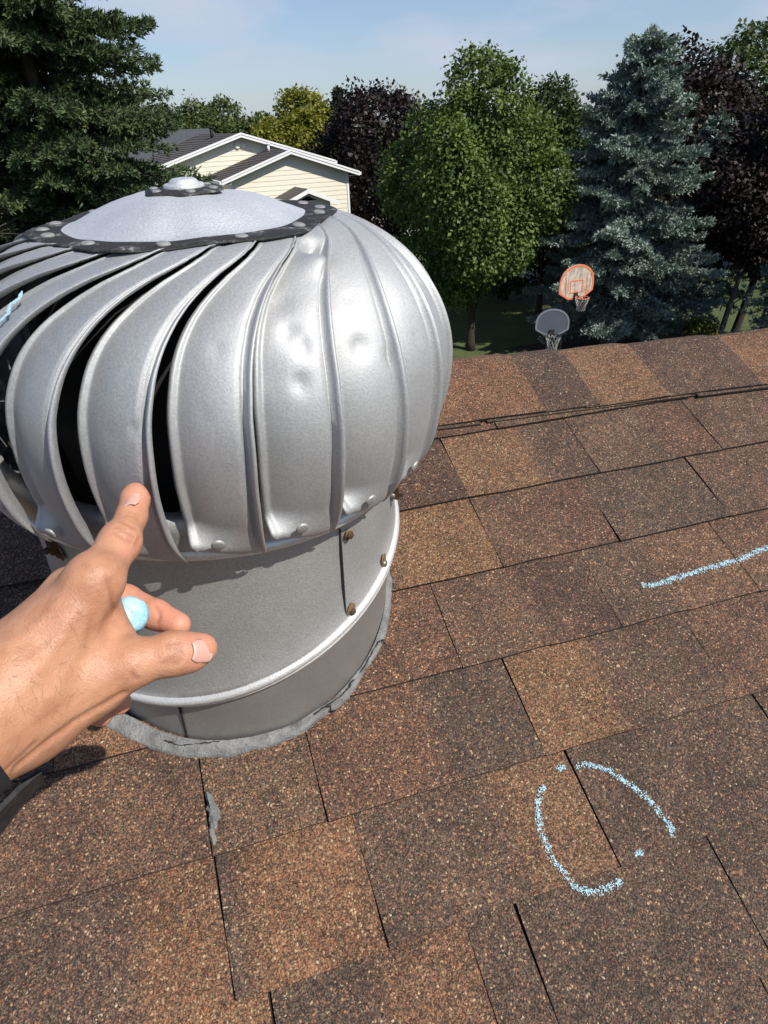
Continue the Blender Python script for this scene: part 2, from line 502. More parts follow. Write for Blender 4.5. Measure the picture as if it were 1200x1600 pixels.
# ridge cap shingles, each bent over the ridge and lapped on the next
CAPT = [(.1, .25, .45), (.55, .45, 0.), (.05, .25, .5), (.68, .15, 0.), (.08, .3, .4), (.6, .35, .0), (.12, .4, .3)]
CAP_CUTS = [-.02, .155, .235, .345, .50, .68]
def cap_piece(ua, ub, tone, tone2, lift0, lift1):
    rr = random.Random(int(ua * 1000) & 0xffff)
    prof_t = [0, .35, .7, .86, .95, 1.0]
    back = [.03, .09, .14]
    us = [ua, ua + (ub - ua) * .45, ua + (ub - ua) * .55, ub]
    V = []; T = []
    for i, u in enumerate(us):
        tn = tone if i < 2 else tone2
        lf = lift0 + (lift1 - lift0) * i / 3
        vb, vr = capedge_v(u), ridge_v(u)
        for j, t in enumerate(prof_t):
            vv = vb + (vr - vb) * t - (.055 * (vr - vb) * (1 - t) * 0)
            nn = .0100 + lf * .7 - .003 * max(0, t - .75) / .25
            if j == 0: vv += rr.uniform(-.0012, .0012); nn += rr.uniform(-.0008, .0008)
            V.append((u - .016 * (1 - t) * 0 + (t * 0), vv, nn)); T.append((*tn, 1))
        for t in back:
            p = back_pt(u, t); nrm = (0, sin(2 * ALPHA), cos(2 * ALPHA))
            hh = .009 + lf
            V.append((p[0], p[1] + nrm[1] * hh, p[2] + nrm[2] * hh)); T.append((*tn, 1))
    m_ = len(prof_t) + len(back)
    F = []; mi = []
    for i in range(3):
        for j in range(m_ - 1):
            F.append((i * m_ + j, (i + 1) * m_ + j, (i + 1) * m_ + j + 1, i * m_ + j + 1)); mi.append(0)
    nb = len(V)
    for p in list(V): V.append((p[0], p[1] - .0, p[2] - .0042))
    T = T + T
    def side(a, b): F.append((a, a + nb, b + nb, b)); mi.append(1)
    for i in range(3): side(i * m_, (i + 1) * m_)
    for j in range(m_ - 1): side(j + 1, j); side(3 * m_ + j, 3 * m_ + j + 1)
    c = np.array([(ua + ub) / 2, ridge_v((ua + ub) / 2), 0])
    o = mk('ridge_cap_shingle', np.array(V) - c, F, [M_SHINGLE, M_CUT], house, smooth=False, mi=mi, attrs={'tone': ('POINT', 'FLOAT_COLOR', T)}, loc=c)
    return o
cuts = [-1.1, -.93, -.75, -.58, -.40, -.21] + CAP_CUTS + [.86, 1.04, 1.22, 1.4]
for i in range(len(cuts) - 1):
    t1 = CAPT[(i + 2) % len(CAPT)]
    cap_piece(cuts[i] - .02, cuts[i + 1], t1, t1, .0010, .0045)
# the long strip of starter shingle that shows below the cap edge
mb = MB()
mb_T = []
for a_, b_, dv in ((-1.1, -.3, .003), (-.29, .06, .0045), (.07, .38, .003), (.39, .56, .0048), (.57, 1.4, .0036)):
    va, vb = capedge_v(a_) - dv, capedge_v(b_) - dv
    V = [(a_, va, .0090), (b_, vb, .0090), (b_, vb + .1, .0080), (a_, va + .1, .0080)]
    V += [(x, y, z - .0035) for x, y, z in V]
    o = mk('starter_shingle', V, [(0, 1, 2, 3), (0, 4, 5, 1), (1, 5, 6, 2), (2, 6, 7, 3), (3, 7, 4, 0)], [M_SHINGLE, M_CUT], house,
           mi=[0, 1, 1, 1, 1], attrs={'tone': ('POINT', 'FLOAT_COLOR', [(.1, .2, .5, 1)] * 8)})

# walls below (local frame of the house is tilted, so undo it)
INV = ROOF_MW.inverted()
mb = MB()
M_SIDING = plain('beige_siding', (.55, .50, .40), .7, 0, .06, 3)
for x0, x1, y0, y1 in ((-6.1, 6.1, -3.75, -3.6), (-6.1, 6.1, 3.9, 4.05), (-6.1, -5.95, -3.6, 3.9), (5.95, 6.1, -3.6, 3.9)):
    z0, z1 = GROUND_Z - .1, -1.72
    mb.box(((x0 + x1) / 2, (y0 + y1) / 2, (z0 + z1) / 2), (x1 - x0, y1 - y0, z1 - z0), INV)
mb.build('wall', M_SIDING, house)

# smear of grey roofing cement in a keyway
mb = MB()
rr = random.Random(5)
def blob_patch(cx, cy, pts, h):
    ring = []
    V = [(cx, cy, h)]
    nb = len(pts)
    for s_, hz in ((.55, h * .85), (1., .0069)):
        for i, (dx, dy) in enumerate(pts):
            V.append((cx + dx * s_ + rr.uniform(-.0006, .0006), cy + dy * s_ + rr.uniform(-.0006, .0006), hz + rr.uniform(0, .0012)))
    F = []
    for i in range(nb):
        j = (i + 1) % nb
        F.append((0, 1 + i, 1 + j)); F.append((1 + i, 1 + nb + i, 1 + nb + j, 1 + j))
    mb.add(V, F)
def ragged(prof, n_=30):
    """outline of a smear: list of (along, half width) walked up one side and down the other"""
    L = []; R = []
    for i in range(n_ + 1):
        t = i / n_ * (len(prof) - 1); k = min(int(t), len(prof) - 2); f = t - k
        y = prof[k][0] * (1 - f) + prof[k + 1][0] * f; w = prof[k][1] * (1 - f) + prof[k + 1][1] * f; c = prof[k][2] * (1 - f) + prof[k + 1][2] * f
        R.append((c + w * rr.uniform(.6, 1.35), y)); L.append((c - w * rr.uniform(.5, 1.2), y + rr.uniform(-.0006, .0006)))
    return R + L[::-1]
blob_patch(-.3425, -.3735, ragged([(-.014, .0006, .001), (-.008, .0038, .002), (-.001, .0058, .0015), (.006, .0042, .001), (.013, .0022, 0), (.017, .0004, -.001)], 12), .0105)
blob_patch(-.3455, -.3895, ragged([(-.010, .0008, .002), (-.004, .0030, .0015), (.004, .0024, .001), (.010, .0006, .002)], 9), .0092)
o = mb.build('sealant_smear', M_MASTIC, house, True)

# chalk marks: small flakes of blue chalk sitting on the granules
M_CHALK = plain('pale_blue_chalk', (.43, .64, .72), .95, 0, .30, 500)
def flakes(pts_list, width, per_m, size, hfun, rseed):
    rr = random.Random(rseed); V = []; F = []
    for pts in pts_list:
        for (a_, b_) in zip(pts[:-1], pts[1:]):
            a_ = Vector(a_); b_ = Vector(b_); L = (b_ - a_).length
            nrm = Vector((-(b_ - a_).y, (b_ - a_).x)).normalized()
            for i in range(int(L * per_m)):
                t = rr.random(); off = rr.gauss(0, .42) + .25 * sin(a_.x * 400)
                if abs(off) > 1: continue
                p = a_.lerp(b_, t) + nrm * off * width
                pr = .5 + .5 * sin(p.x * 310 + 3 * sin(p.y * 270) + rseed) * sin(p.y * 190 + p.x * 140)
                if rr.random() > .22 + .78 * pr: continue
                s_ = size * rr.uniform(.45, 1.25); th = rr.uniform(0, 2 * pi); nv = rr.choice((4, 5, 5))
                z = hfun(p.x, p.y); b0 = len(V)
                for q in range(nv):
                    aa = th + 2 * pi * q / nv; r_ = s_ * rr.uniform(.6, 1.1)
                    V.append((p.x + r_ * cos(aa), p.y + .8 * r_ * sin(aa), z + rr.uniform(.0002, .0009)))
                F.append(tuple(range(b0, b0 + nv)))
    return V, F
def roof_h(u, v):
    k = max(0, math.ceil(-v / E_ROW)); return row_top_n(v, k) + .0004
def split(l):
    out = [[]]
    for p in l:
        if p is None: out.append([])
        else: out[-1].append(p)
    return out
RING = [(-0.0295, -0.4189), (-0.038, -0.4201), None, (-0.0555, -0.4293), (-0.0653, -0.4392), (-0.0706, -0.4478), (-0.0756, -0.4638), (-0.0768, -0.4766), (-0.0758, -0.4898), (-0.0726, -0.4993), (-0.0679, -0.5081), (-0.0618, -0.5138), (-0.0542, -0.5189), (-0.0408, -0.5199), (-0.0327, -0.5198), (-0.0258, -0.5174), None, (-0.0066, -0.5036), (0.0021, -0.5029), None, (0.0353, -0.5019), (0.0377, -0.4961), (0.0363, -0.4875), (0.0342, -0.4757), (0.0311, -0.4674), (0.0242, -0.4563), (0.0148, -0.4431), (0.0068, -0.4331), (-0.0015, -0.4272), (-0.0116, -0.4232), (-0.0198, -0.4222)]
LINE = [(0.1439, -0.2649), (0.1531, -0.2664), (0.1767, -0.2662), (0.2074, -0.2651), (0.2393, -0.2631), (0.2758, -0.2621), (0.2976, -0.2572), (0.3283, -0.2533), (0.3679, -0.2513)]
V, F = flakes(split(RING), .0038, 10000, .00068, roof_h, 3)
o = mk('chalk_ring', V, F, M_CHALK, house); o['label'] = 'open ring drawn in pale blue chalk'
V, F = flakes([LINE], .0043, 15000, .00068, roof_h, 4)
o = mk('chalk_line', V, F, M_CHALK, house); o['label'] = 'long pale blue chalk stroke'
M_SCUFF = plain('bare_scuff', (.12, .095, .078), .9)
# a few torn, bare scratches where the granules are gone
for (ua, va, ub, vb) in ((-.245, -.385, -.222, -.47), (-.135, -.530, -.118, -.6)):
    V = []; F = []
    L = 12
    for i in range(L + 1):
        t = i / L; u = ua + (ub - ua) * t + rr.uniform(-.0006, .0006); v_ = va + (vb - va) * t
        w_ = rr.uniform(.0001, .0004)
        V += [(u - w_, v_, roof_h(u, v_) + .0003), (u + w_, v_, roof_h(u, v_) + .0003)]
    for i in range(L):
        if rr.random() < .7: F.append((2 * i, 2 * i + 1, 2 * i + 3, 2 * i + 2))
    mk('scuff_line', V, F, M_SCUFF, house)

# ------------------------------------------------------------------ the turbine vent
T_AX = Vector((0.03631, -0.11463, 0.99274)).normalized()
T_E1 = (Vector((1, 0, 0)) - T_AX * T_AX.x).normalized()
T_E2 = T_AX.cross(T_E1)
T_O = ROOF_MW @ Vector((-.3591 * S, -.1968 * S, 0))
TM = Matrix.Identity(4)
for i in range(3):
    TM[i][0], TM[i][1], TM[i][2], TM[i][3] = T_E1[i], T_E2[i], T_AX[i], T_O[i]
turbine = empty('roof_turbine_vent')
turbine.matrix_world = TM
tag(turbine, 'dented silver metal turbine roof vent with curved vanes standing on brown shingles', 'roof vent')
HB, RB, HE, RE_, HCAP, RCAP, HFIN, PW = .2324, .2201, .3288, .2501, .4695, .1339, .4857, 2.158
def cyl(phi, r, h):
    """local point: phi in degrees from the viewer's side towards the right, unscaled r, h"""
    p = radians(phi)
    return (S * r * sin(p), -S * r * cos(p), S * h)
def g_(s, k=.93): return (1 - (1 - min(s * k, .9995) ** PW) ** (1 / PW)) / (1 - (1 - k ** PW) ** (1 / PW))
def r_of(h):
    if h < HE: return RE_ - (RE_ - RB) * g_(max(0, (HE - h) / (HE - HB)))
    if h <= HCAP: return RE_ - (RE_ - RCAP) * g_((h - HE) / (HCAP - HE))
    return RCAP

def warp(P):
    """the head's crown is knocked: it sits low and leans away and to the left"""
    w = min(1, max(0, (P[2] / S - .33) / (.4695 - .33))); w = w * w * (3 - 2 * w)
    return Vector((P[0], P[1], P[2] + w * (-.0105 - .0785 * P[1] + .044 * P[0])))
# base flashing cylinder: from the (tilted) roof to just under the bead ring
CA = Vector((-0.26905, -0.20678, 0.94067)).normalized()
CA = Vector((CA.dot(T_E1), CA.dot(T_E2), CA.dot(T_AX)))
RN = Vector((0, -sin(ALPHA), cos(ALPHA))); RN = Vector((RN.dot(T_E1), RN.dot(T_E2), RN.dot(T_AX)))
HC, RC = .0765, .2158
def bead_pt(phi, r):
    """point at angle phi of the tilted bead circle"""
    a = Vector((1, 0, 0)); a = (a - CA * a.dot(CA)).normalized(); b = CA.cross(a)
    p = radians(phi)
    return Vector((0, 0, S * HC)) + (a * sin(p) - b * cos(p)) * S * r
def roof_z(x, y): return -(RN.x * x + RN.y * y) / RN.z
NP = 96
def loft(rings, name, mats, parent, closed=True, smooth=True, mi=None):
    n_ = len(rings[0]); V = [p for r in rings for p in r]; F = []
    for i in range(len(rings) - 1):
        for k in range(n_):
            F.append((i * n_ + k, i * n_ + (k + 1) % n_, (i + 1) * n_ + (k + 1) % n_, (i + 1) * n_ + k))
    return mk(name, V, F, mats, parent, smooth)
PH = [360 * i / NP for i in range(NP)]
lowr = []
for f_, rr_ in ((-.12, .1955), (.0, .1955), (.35, .1985), (.7, .2025), (1.0, .206)):
    ring = []
    for p in PH:
        x, y, _ = cyl(p, .1955, 0)
        lo = Vector((x, y, roof_z(x, y)))
        hi = bead_pt(p, .2075) - CA * .004
        q = lo.lerp(hi, f_)
        q += Vector((sin(radians(p)), -cos(radians(p)), 0)) * .0006 * sin(p * .21 + f_ * 3)
        ring.append(q)
    lowr.append(ring)
loft(lowr, 'base_pipe', M_BASE, turbine)
upr = []
for f_ in (-.02, .0, .04, .09, .3, .6, .9, 1.0, 1.06):
    ring = []
    for p in PH:
        lo = bead_pt(p, .2080) + CA * .002
        hi = Vector(cyl(p, .2035, .243))
        q = lo.lerp(hi, max(0, f_))
        flare = (.0035 if f_ <= 0 else .0022 if f_ < .05 else .0004 if f_ < .1 else 0)
        rad = Vector((sin(radians(p)), -cos(radians(p)), 0))
        seam = .0009 if 30 < p < 120 else 0
        q += rad * (flare - .0012 * sin(pi * max(0, f_)) + .0007 * sin(p * .09 + f_ * 5) + seam)
        ring.append(q)
    upr.append(ring)
loft(upr, 'collar', M_COLLAR, turbine)
def torus_along(pts, rad, name, mat, parent, n=10):
    m_ = len(pts); V = []; F = []
    for i, p in enumerate(pts):
        d = (pts[(i + 1) % m_] - pts[i - 1]).normalized()
        o_ = Vector((p.x, p.y, 0)).normalized(); u_ = d.cross(o_).normalized(); o_ = u_.cross(d).normalized()
        for k in range(n):
            t = 2 * pi * k / n
            V.append(p + (o_ * cos(t) + u_ * sin(t)) * rad)
    for i in range(m_):
        for k in range(n):
            F.append((i * n + k, ((i + 1) % m_) * n + k, ((i + 1) % m_) * n + (k + 1) % n, i * n + (k + 1) % n))
    o = mk(name, V, F, mat, parent, True); recalc(o); return o
torus_along([bead_pt(p, RC - .0045) for p in PH], .0044, 'bead_ring', M_BEAD, turbine)
torus_along([bead_pt(p, RC - .0050) - CA * .0072 for p in PH], .0022, 'bead_ring', M_BEAD, turbine, 8)

# seams of the collar and the base (lapped edge strips)
def seam_strip(name, pts, w, mat, out=.0012):
    V = []; F = []
    for (p, phi) in pts:
        t = Vector((cos(radians(phi)), sin(radians(phi)), 0)); r = Vector((sin(radians(phi)), -cos(radians(phi)), 0))
        V += [p - t * w + r * out, p + t * w + r * out, p + t * w - r * .002, p - t * w - r * .002]
    for i in range(len(pts) - 1):
        for k in range(4): F.append((4 * i + k, 4 * i + (k + 1) % 4, 4 * i + 4 + (k + 1) % 4, 4 * i + 4 + k))
    return recalc(mk(name, V, F, mat, turbine))
def collar_pt(phi, h):
    lo = bead_pt(phi, .2085); hi = Vector(cyl(phi, .2035, .243))
    t = (h * S - lo.z) / (hi.z - lo.z)
    return lo.lerp(hi, t)
seam_strip('collar_seam', [(collar_pt(28 + 2.8 * t, .215 - .135 * t), 29) for t in (0, .25, .5, .75, 1)], .00028, M_SEAM, .0012)
def base_pt(phi, f_):
    x, y, _ = cyl(phi, .1955, 0)
    return Vector((x, y, roof_z(x, y))).lerp(bead_pt(phi, .2075), f_)
seam_strip('base_seam', [(base_pt(-24.6, f_), -24.6) for f_ in (.02, .3, .6, .85)], .0008, M_DARK, .0012)

# rusty screws in the collar with their stains
def disc(name, p, r_out, up, nrm, rad, mat, th=.0012, n=12, sx=1., parent=turbine, jit=0, seed=1):
    rr = random.Random(seed)
    a = up.normalized(); b = nrm.cross(a).normalized(); a = b.cross(nrm).normalized()
    V = [p + nrm * th]; F = []
    for rad_, hh in ((rad * .7, th), (rad, th * .25), (rad, -th)):
        for k in range(n):
            t = 2 * pi * k / n; j = 1 + rr.uniform(-jit, jit)
            V.append(p + (a * cos(t) + b * sin(t) * sx) * rad_ * j + nrm * hh)
    for k in range(n):
        l = (k + 1) % n
        F.append((0, 1 + k, 1 + l))
        for q in (0, 1): F.append((1 + q * n + k, 1 + (q + 1) * n + k, 1 + (q + 1) * n + l, 1 + q * n + l))
    o = mk(name, V, F, mat, parent, True); recalc(o); return o
UPZ = Vector((0, 0, 1))
n = N('rust_halo'); co = n.coord()
nz = n.noise(co, 130, 4, .6)
n.base(n.ramp(nz.outputs['Fac'], [(.3, (.10, .045, .018)), (.55, (.20, .13, .06)), (.75, (.30, .26, .19))])); n.setp(Roughness=.8, Metallic=.2); M_HALO = n.m
for phi, h, rs, sx in ((31.0, .2035, .0052, .8), (32.6, .1005, .0085, .62), (51.5, .120, .0105, .45), (57.3, .196, .006, .5), (-52, .196, .007, .6)):
    r_ = Vector((sin(radians(phi)), -cos(radians(phi)), .02)).normalized()
    p = collar_pt(phi, h) + r_ * .0016
    disc('rust_stain', p, 0, UPZ, r_, rs, M_HALO, .0005, 14, sx, jit=.22, seed=int(phi) + 90)
    s_ = disc('screw', p + r_ * .0008, 0, UPZ, r_, .0036, M_BOLT if phi > 50 else M_RUST, .0022, 8)
# small clip that stands off the collar on the right, and its bracket
for phi, h in ((57.5, .200), (-53, .205)):
    mb = MB()
    r_ = Vector((sin(radians(phi)), -cos(radians(phi)), 0)); t_ = Vector((cos(radians(phi)), sin(radians(phi)), 0))
    M_ = Matrix(((t_.x, r_.x, 0, 0), (t_.y, r_.y, 0, 0), (0, 0, 1, 0), (0, 0, 0, 1))); M_.translation = collar_pt(phi, h) + r_ * .004
    mb.box((0, 0, 0), (.005, .006, .012), M_); mb.box((0, .004, -.001), (.0035, .006, .0035), M_)
    mb.build('bracket', M_RUST, turbine)

# roofing cement fillet round the base
rings = []
rr = random.Random(3)
rad_j = [0] * NP
for q_ in range(1, 34):
    a_ = rr.uniform(0, 6.28); b_ = rr.uniform(-1, 1) / q_ ** .55
    for i in range(NP): rad_j[i] += b_ * cos(q_ * 2 * pi * i / NP + a_)
crk = [rr.uniform(-1, 1) for _ in range(NP)]
for ri, (dr, hh) in enumerate(((.0004, .0100), (.0012, .0112), (.0030, .0105), (.0048, .0092), (.0070, .0080), (.0084, .0064), (.0092, .0010))):
    ring = []
    for i, p in enumerate(PH):
        ext = .0017 * rad_j[i] * (1 if ri > 2 else .1)
        bulge = .010 * max(0, cos(radians(p + 60))) ** 3 * (1 if ri > 2 else .2)
        x, y, _ = cyl(p, .1955, 0)
        rr_ = S * .1955 + dr + (ext + bulge) * min(1, ri / 4)
        x, y = rr_ * sin(radians(p)), -rr_ * cos(radians(p))
        hz = hh + .0017 * crk[(i * 3 + ri * 5) % NP] * (1 if ri < 6 else 0)
        if ri in (1, 2) and 8 < p < 62: hz -= .0028 * abs(crk[(i * 7) % NP])
        ring.append(Vector((x, y, roof_z(x, y))) + RN * hz)
    rings.append(ring)
loft(rings, 'cement_fillet', M_MASTIC, turbine)
# cracks in the fillet: thin dark slivers
mb = MB()
def on_fillet(p, dr):
    rr_ = S * .1955 + dr; x, y = rr_ * sin(radians(p)), -rr_ * cos(radians(p))
    return Vector((x, y, roof_z(x, y))) + RN * (.0118 - .14 * dr)
for pts in ([(18, .0020), (24, .0028), (30, .0040), (36, .0028)], [(40, .0036), (47, .0026), (53, .0042)], [(23, .0025), (24, .0055), (23, .0085), (24.5, .011)], [(52, .004), (54, .007), (53, .011)], [(-14, .002), (-20, .004), (-26, .008), (-31, .007)]):
    P = [on_fillet(*q) for q in pts]
    # refine with a ragged walk
    Q = []
    for a_, b_ in zip(P[:-1], P[1:]):
        for k in range(4): Q.append(a_.lerp(b_, k / 4) + Vector((rr.uniform(-1, 1), rr.uniform(-1, 1), 0)) * .0008)
    Q.append(P[-1])
    for i in range(len(Q) - 1):
        w0, w1 = .0006 * rr.uniform(.1, 1.4), .0006 * rr.uniform(.1, 1.4)
        t = (Q[i + 1] - Q[i]).normalized().cross(RN)
        mb.add([Q[i] - t * w0, Q[i] + t * w0, Q[i + 1] + t * w1, Q[i + 1] - t * w1, Q[i] - RN * .003, Q[i + 1] - RN * .003], [(0, 1, 2, 3), (0, 3, 5, 4), (1, 4, 5, 2)])
mb.build('cement_crack', M_DARK, turbine)

# lower rim of the head: band with a rolled edge
band = []
for r_, h_ in ((.198, .236), (.210, .2335), (.2165, .238), (.2185, .246), (.2195, .262), (.2215, .276), (.2085, .277), (.2065, .250), (.198, .236)):
    band.append([Vector(cyl(p, r_, h_)) for p in PH])
loft(band, 'rim_band', M_COLLAR, turbine)
torus_along([Vector(cyl(p, RB - .0055 + .0009 * sin(radians(p * 5)), HB + .0045)) for p in PH], .0052, 'rim_bead', M_BEAD, turbine)

# vanes
DTAB = [(.232, .3), (.27, -1), (.32, -1.5), (.375, -1.1), (.405, .3), (.42, 2.0), (.43, 3.8), (.438, 6), (.447, 9.5), (.457, 16), (.462, 22), (.4695, 31)]
def delta(h):
    if h <= DTAB[0][0]: return DTAB[0][1]
    for (h0, d0), (h1, d1) in zip(DTAB[:-1], DTAB[1:]):
        if h <= h1: return d0 + (d1 - d0) * (h - h0) / (h1 - h0)
    return DTAB[-1][1]
# stations along the profile, equally spaced in arc length, running in under the cap
st = []
hh = .2365
prev = None
dense = [(r_of(h), h) for h in np.linspace(.2365, HCAP, 900)] + [(RCAP - t * .03, HCAP - t * .002) for t in np.linspace(.05, 1, 20)]
acc = [0]
for a_, b_ in zip(dense[:-1], dense[1:]): acc.append(acc[-1] + math.hypot(a_[0] - b_[0], a_[1] - b_[1]))
NS = 88
stations = []
for i in range(NS):
    t = acc[-1] * i / (NS - 1); j = min(int(np.searchsorted(acc, t)), len(dense) - 1); stations.append((dense[j][0], dense[j][1], t / acc[-1]))
# smooth delta along the stations
dl = [delta(h) if r > RCAP - .0005 else 31 + (RCAP - r) * 500 for r, h, t in stations]
for _ in range(8): dl = [dl[0]] + [(dl[i - 1] + 2 * dl[i] + dl[i + 1]) / 4 for i in range(1, NS - 1)] + [dl[-1]]
# (fraction across the vane, radial offset mm) from the rolled left edge to the hemmed lip
CS = [(.075, -20.5), (.03, -20.5), (-.005, -17.5), (-.008, -13.5), (.025, -11.0), (.065, -11.2), (.095, -14.0), (.125, -14.2), (.20, -11.5), (.30, -8.4), (.40, -5.7), (.50, -3.4), (.60, -1.5), (.70, .2), (.80, 1.4), (.865, .8), (.895, -2.8), (.925, -2.8), (.938, 5.2), (.955, 8.6), (.99, 8.6), (1.0, 6.0), (.995, 1.8), (.975, .8)]
_cs = []
for (f0, o0), (f1, o1) in zip(CS[:-1], CS[1:]):         # finer columns over the face so that dings hold their shape
    k_ = 4 if .1 < f0 < .85 and f1 - f0 > .05 else 1
    _cs += [(f0 + (f1 - f0) * q / k_, o0 + (o1 - o0) * q / k_) for q in range(k_)]
CS = _cs + [CS[-1]]
DENTS = [((14.3, .423), .013, 2.6), ((16.1, .412), .010, 2.2), ((13.4, .391), .011, 2.4), ((29.3, .403), .014, 3.6), ((25.0, .415), .012, -1.4), ((-21.5, .369), .009, 2.2), ((-16.2, .373), .006, 1.6), ((-5.0, .379), .010, 2.0), ((65.9, .422), .014, 2.4), ((36., .462), .016, 4.0), ((30., .455), .020, -2.5), ((15.1, .441), .018, 2.2), ((36.5, .388), .012, 1.6), ((7.5, .40), .02, 1.4), ((-8, .33), .008, 1.2), ((24, .30), .010, 1.0), ((-35, .43), .010, 1.8), ((44, .35), .012, 1.5), ((27, .385), .010, -1.2), ((11, .36), .006, 1.4), ((25, .34), .007, 1.5), ((40, .41), .008, 1.8), ((33, .435), .009, 1.6), ((8, .43), .010, 1.6), ((-1, .42), .009, 1.3), ((-9, .40), .008, 1.2), ((48, .39), .008, 1.6), ((20, .37), .006, -1.0), ((56, .40), .009, 1.5)]
DP = [(Vector((r_of(h) * sin(radians(p)), -r_of(h) * cos(radians(p)), h)), w, d) for (p, h), w, d in DENTS]
WID = 14.65
def vane_pt(lip, s_i, c_i, vr, wext=0):
    r, h, t = stations[s_i]; fr, off = CS[c_i]
    w_lo = min(1, max(0, (t - .02) / .13)); w_lo = w_lo * w_lo * (3 - 2 * w_lo)
    w_hi = min(1, max(0, (1 - t - .10) / .22)); w_hi = w_hi * w_hi * (3 - 2 * w_hi)
    env = (.12 + .88 * w_lo) * (.16 + .84 * w_hi)
    wd = (WID + wext) * (1.0 + .06 * (1 - w_hi))
    if t < .15:                                    # foot: left part lifts off the bead, lip runs down to it
        h2 = h + (1 - fr) * .021 * (1 - t / .15)
        r = r_of(h2) if h2 > HB else r; h = h2
    phi = lip + dl[s_i] - wd * (1 - fr)
    o_ = off * env * .001 / S * S
    # slight sag of the face and hand-made unevenness
    o_ += .0009 * sin(t * 9 + vr * 7 + fr * 2) * w_lo * w_hi
    rr_ = r + o_ / S * (1.0)
    # offsets act along the surface normal: mostly radial low down, upward near the cap
    up = max(0, (t - .5) / .5) ** 1.5
    rad = radians(phi)
    r -= .0058 * env
    P = Vector(((r + o_ * (1 - up)) * sin(rad), -(r + o_ * (1 - up)) * cos(rad), h + o_ * up * .9))
    if .1 < fr < .9:
        nrm = Vector((sin(rad) * (1 - up), -cos(rad) * (1 - up), up)).normalized()
        for dp, w, d in DP:
            q = (P - dp).length_squared / (w * w * .42)
            if q < 6: P -= nrm * d * .0030 * math.exp(-q)
    return warp(P * S)
NVANE = 22
SHIFT = {1: .7, 2: 1.6, 3: 1.8, 4: 1.3, 5: .6}           # uneven spacing of the bent vanes
for i in range(NVANE):
    rr = random.Random(40 + i); vr = rr.random()
    lip = 4.4 + 360 / 22 * (i if i <= 11 else i - 22) + rr.uniform(-.4, .4)
    lip += SHIFT.get(i, 0)
    V = []; F = []
    nc = len(CS)
    for s_i in range(NS):
        for c_i in range(nc): V.append(vane_pt(lip, s_i, c_i, vr, SHIFT.get(i, 0) - SHIFT.get(i - 1, 0) if i < 6 else 0))
    for s_i in range(NS - 1):
        for c_i in range(nc - 1):
            F.append((s_i * nc + c_i, s_i * nc + c_i + 1, (s_i + 1) * nc + c_i + 1, (s_i + 1) * nc + c_i))
    o = mk('vane', V, F, M_VANE, turbine, True)
    md = o.modifiers.new('thickness', 'SOLIDIFY'); md.thickness = .0009; md.offset = -1
    # rivet that fixes the foot of the vane to the band
    phi = lip - 9.6
    r_ = Vector((sin(radians(phi)), -cos(radians(phi)), -.25)).normalized()
    disc('rivet', Vector(cyl(phi, r_of(.2655) + .0006, .2655)), 0, UPZ, r_, .0046, M_COLLAR, .0008, 14, parent=o)

# top cap: hexagonal spun dish with a tarred, riveted border
def hexr(phi, circ=.1490, lim=.1400, rot=2.0):
    a = (phi - rot - 30 + 600) % 60 - 30
    r = circ * cos(radians(30)) / cos(radians(a))
    return -math.log(math.exp(-r * 420) + math.exp(-lim * 420)) / 420
def cap_rings(fr, round_=False):
    out = []
    for f_, h_ in fr:
        ring = []
        for i in range(144):
            p = 360 * i / 144
            r = hexr(p)
            if round_: r = .1055 + .25 * (r - .126)     # the bare dish is nearly round, the border fills the corners
            rr_ = r * f_
            wob_ = .0006 * sin(radians(p * 7)) * f_ + .0004 * sin(radians(p * 13 + 40)) * f_
            P = Vector(cyl(p, rr_, h_ + wob_))
            for (dx, dy, w, d) in ((.02, .0, .030, .0032), (-.06, -.03, .035, .0015), (.062, -.035, .03, .0012), (.03, .05, .03, .0015)):
                P.z -= d * math.exp(-((P.x - dx) ** 2 + (P.y - dy) ** 2) / w ** 2)
            ring.append(warp(P))
        out.append(ring)
    return out
CB = .4708
dish = [(.0, CB + .0262), (.12, CB + .0261), (.25, CB + .0254), (.38, CB + .0238), (.5, CB + .0212), (.62, CB + .0174), (.74, CB + .0124), (.84, CB + .0074), (.92, CB + .0034), (.97, CB + .0015), (1.0, CB + .0007)]
loft(cap_rings(dish, True), 'cap_dish', M_CAP, turbine)
brd = [(.66, CB + .0002), (.74, CB + .0009), (.86, CB + .0010), (.95, CB + .0008), (.988, CB + .0002), (1.0, CB - .0008), (.988, CB - .0018), (.93, CB - .0016)]
loft(cap_rings(brd), 'cap_border', M_CAPEDGE, turbine)
M_RIV = plain('worn_rivet', (.24, .24, .235), .7, .2, .5, 250)
for k in range(6):
    for dphi in ((-16, 0, 15) if k in (1, 4) else (-15, 14)):
        phi = 2 + 30 + 60 * k + dphi + random.uniform(-2, 2)
        r = hexr(phi) * (.885 if abs(dphi) < 12 else .90)
        disc('cap_rivet', warp(cyl(phi, r, CB + .0014)), 0, Vector((0, 1, 0)), Vector((0, 0, 1)),   .0044, M_RIV, .0008, 14, jit=.08, seed=k)
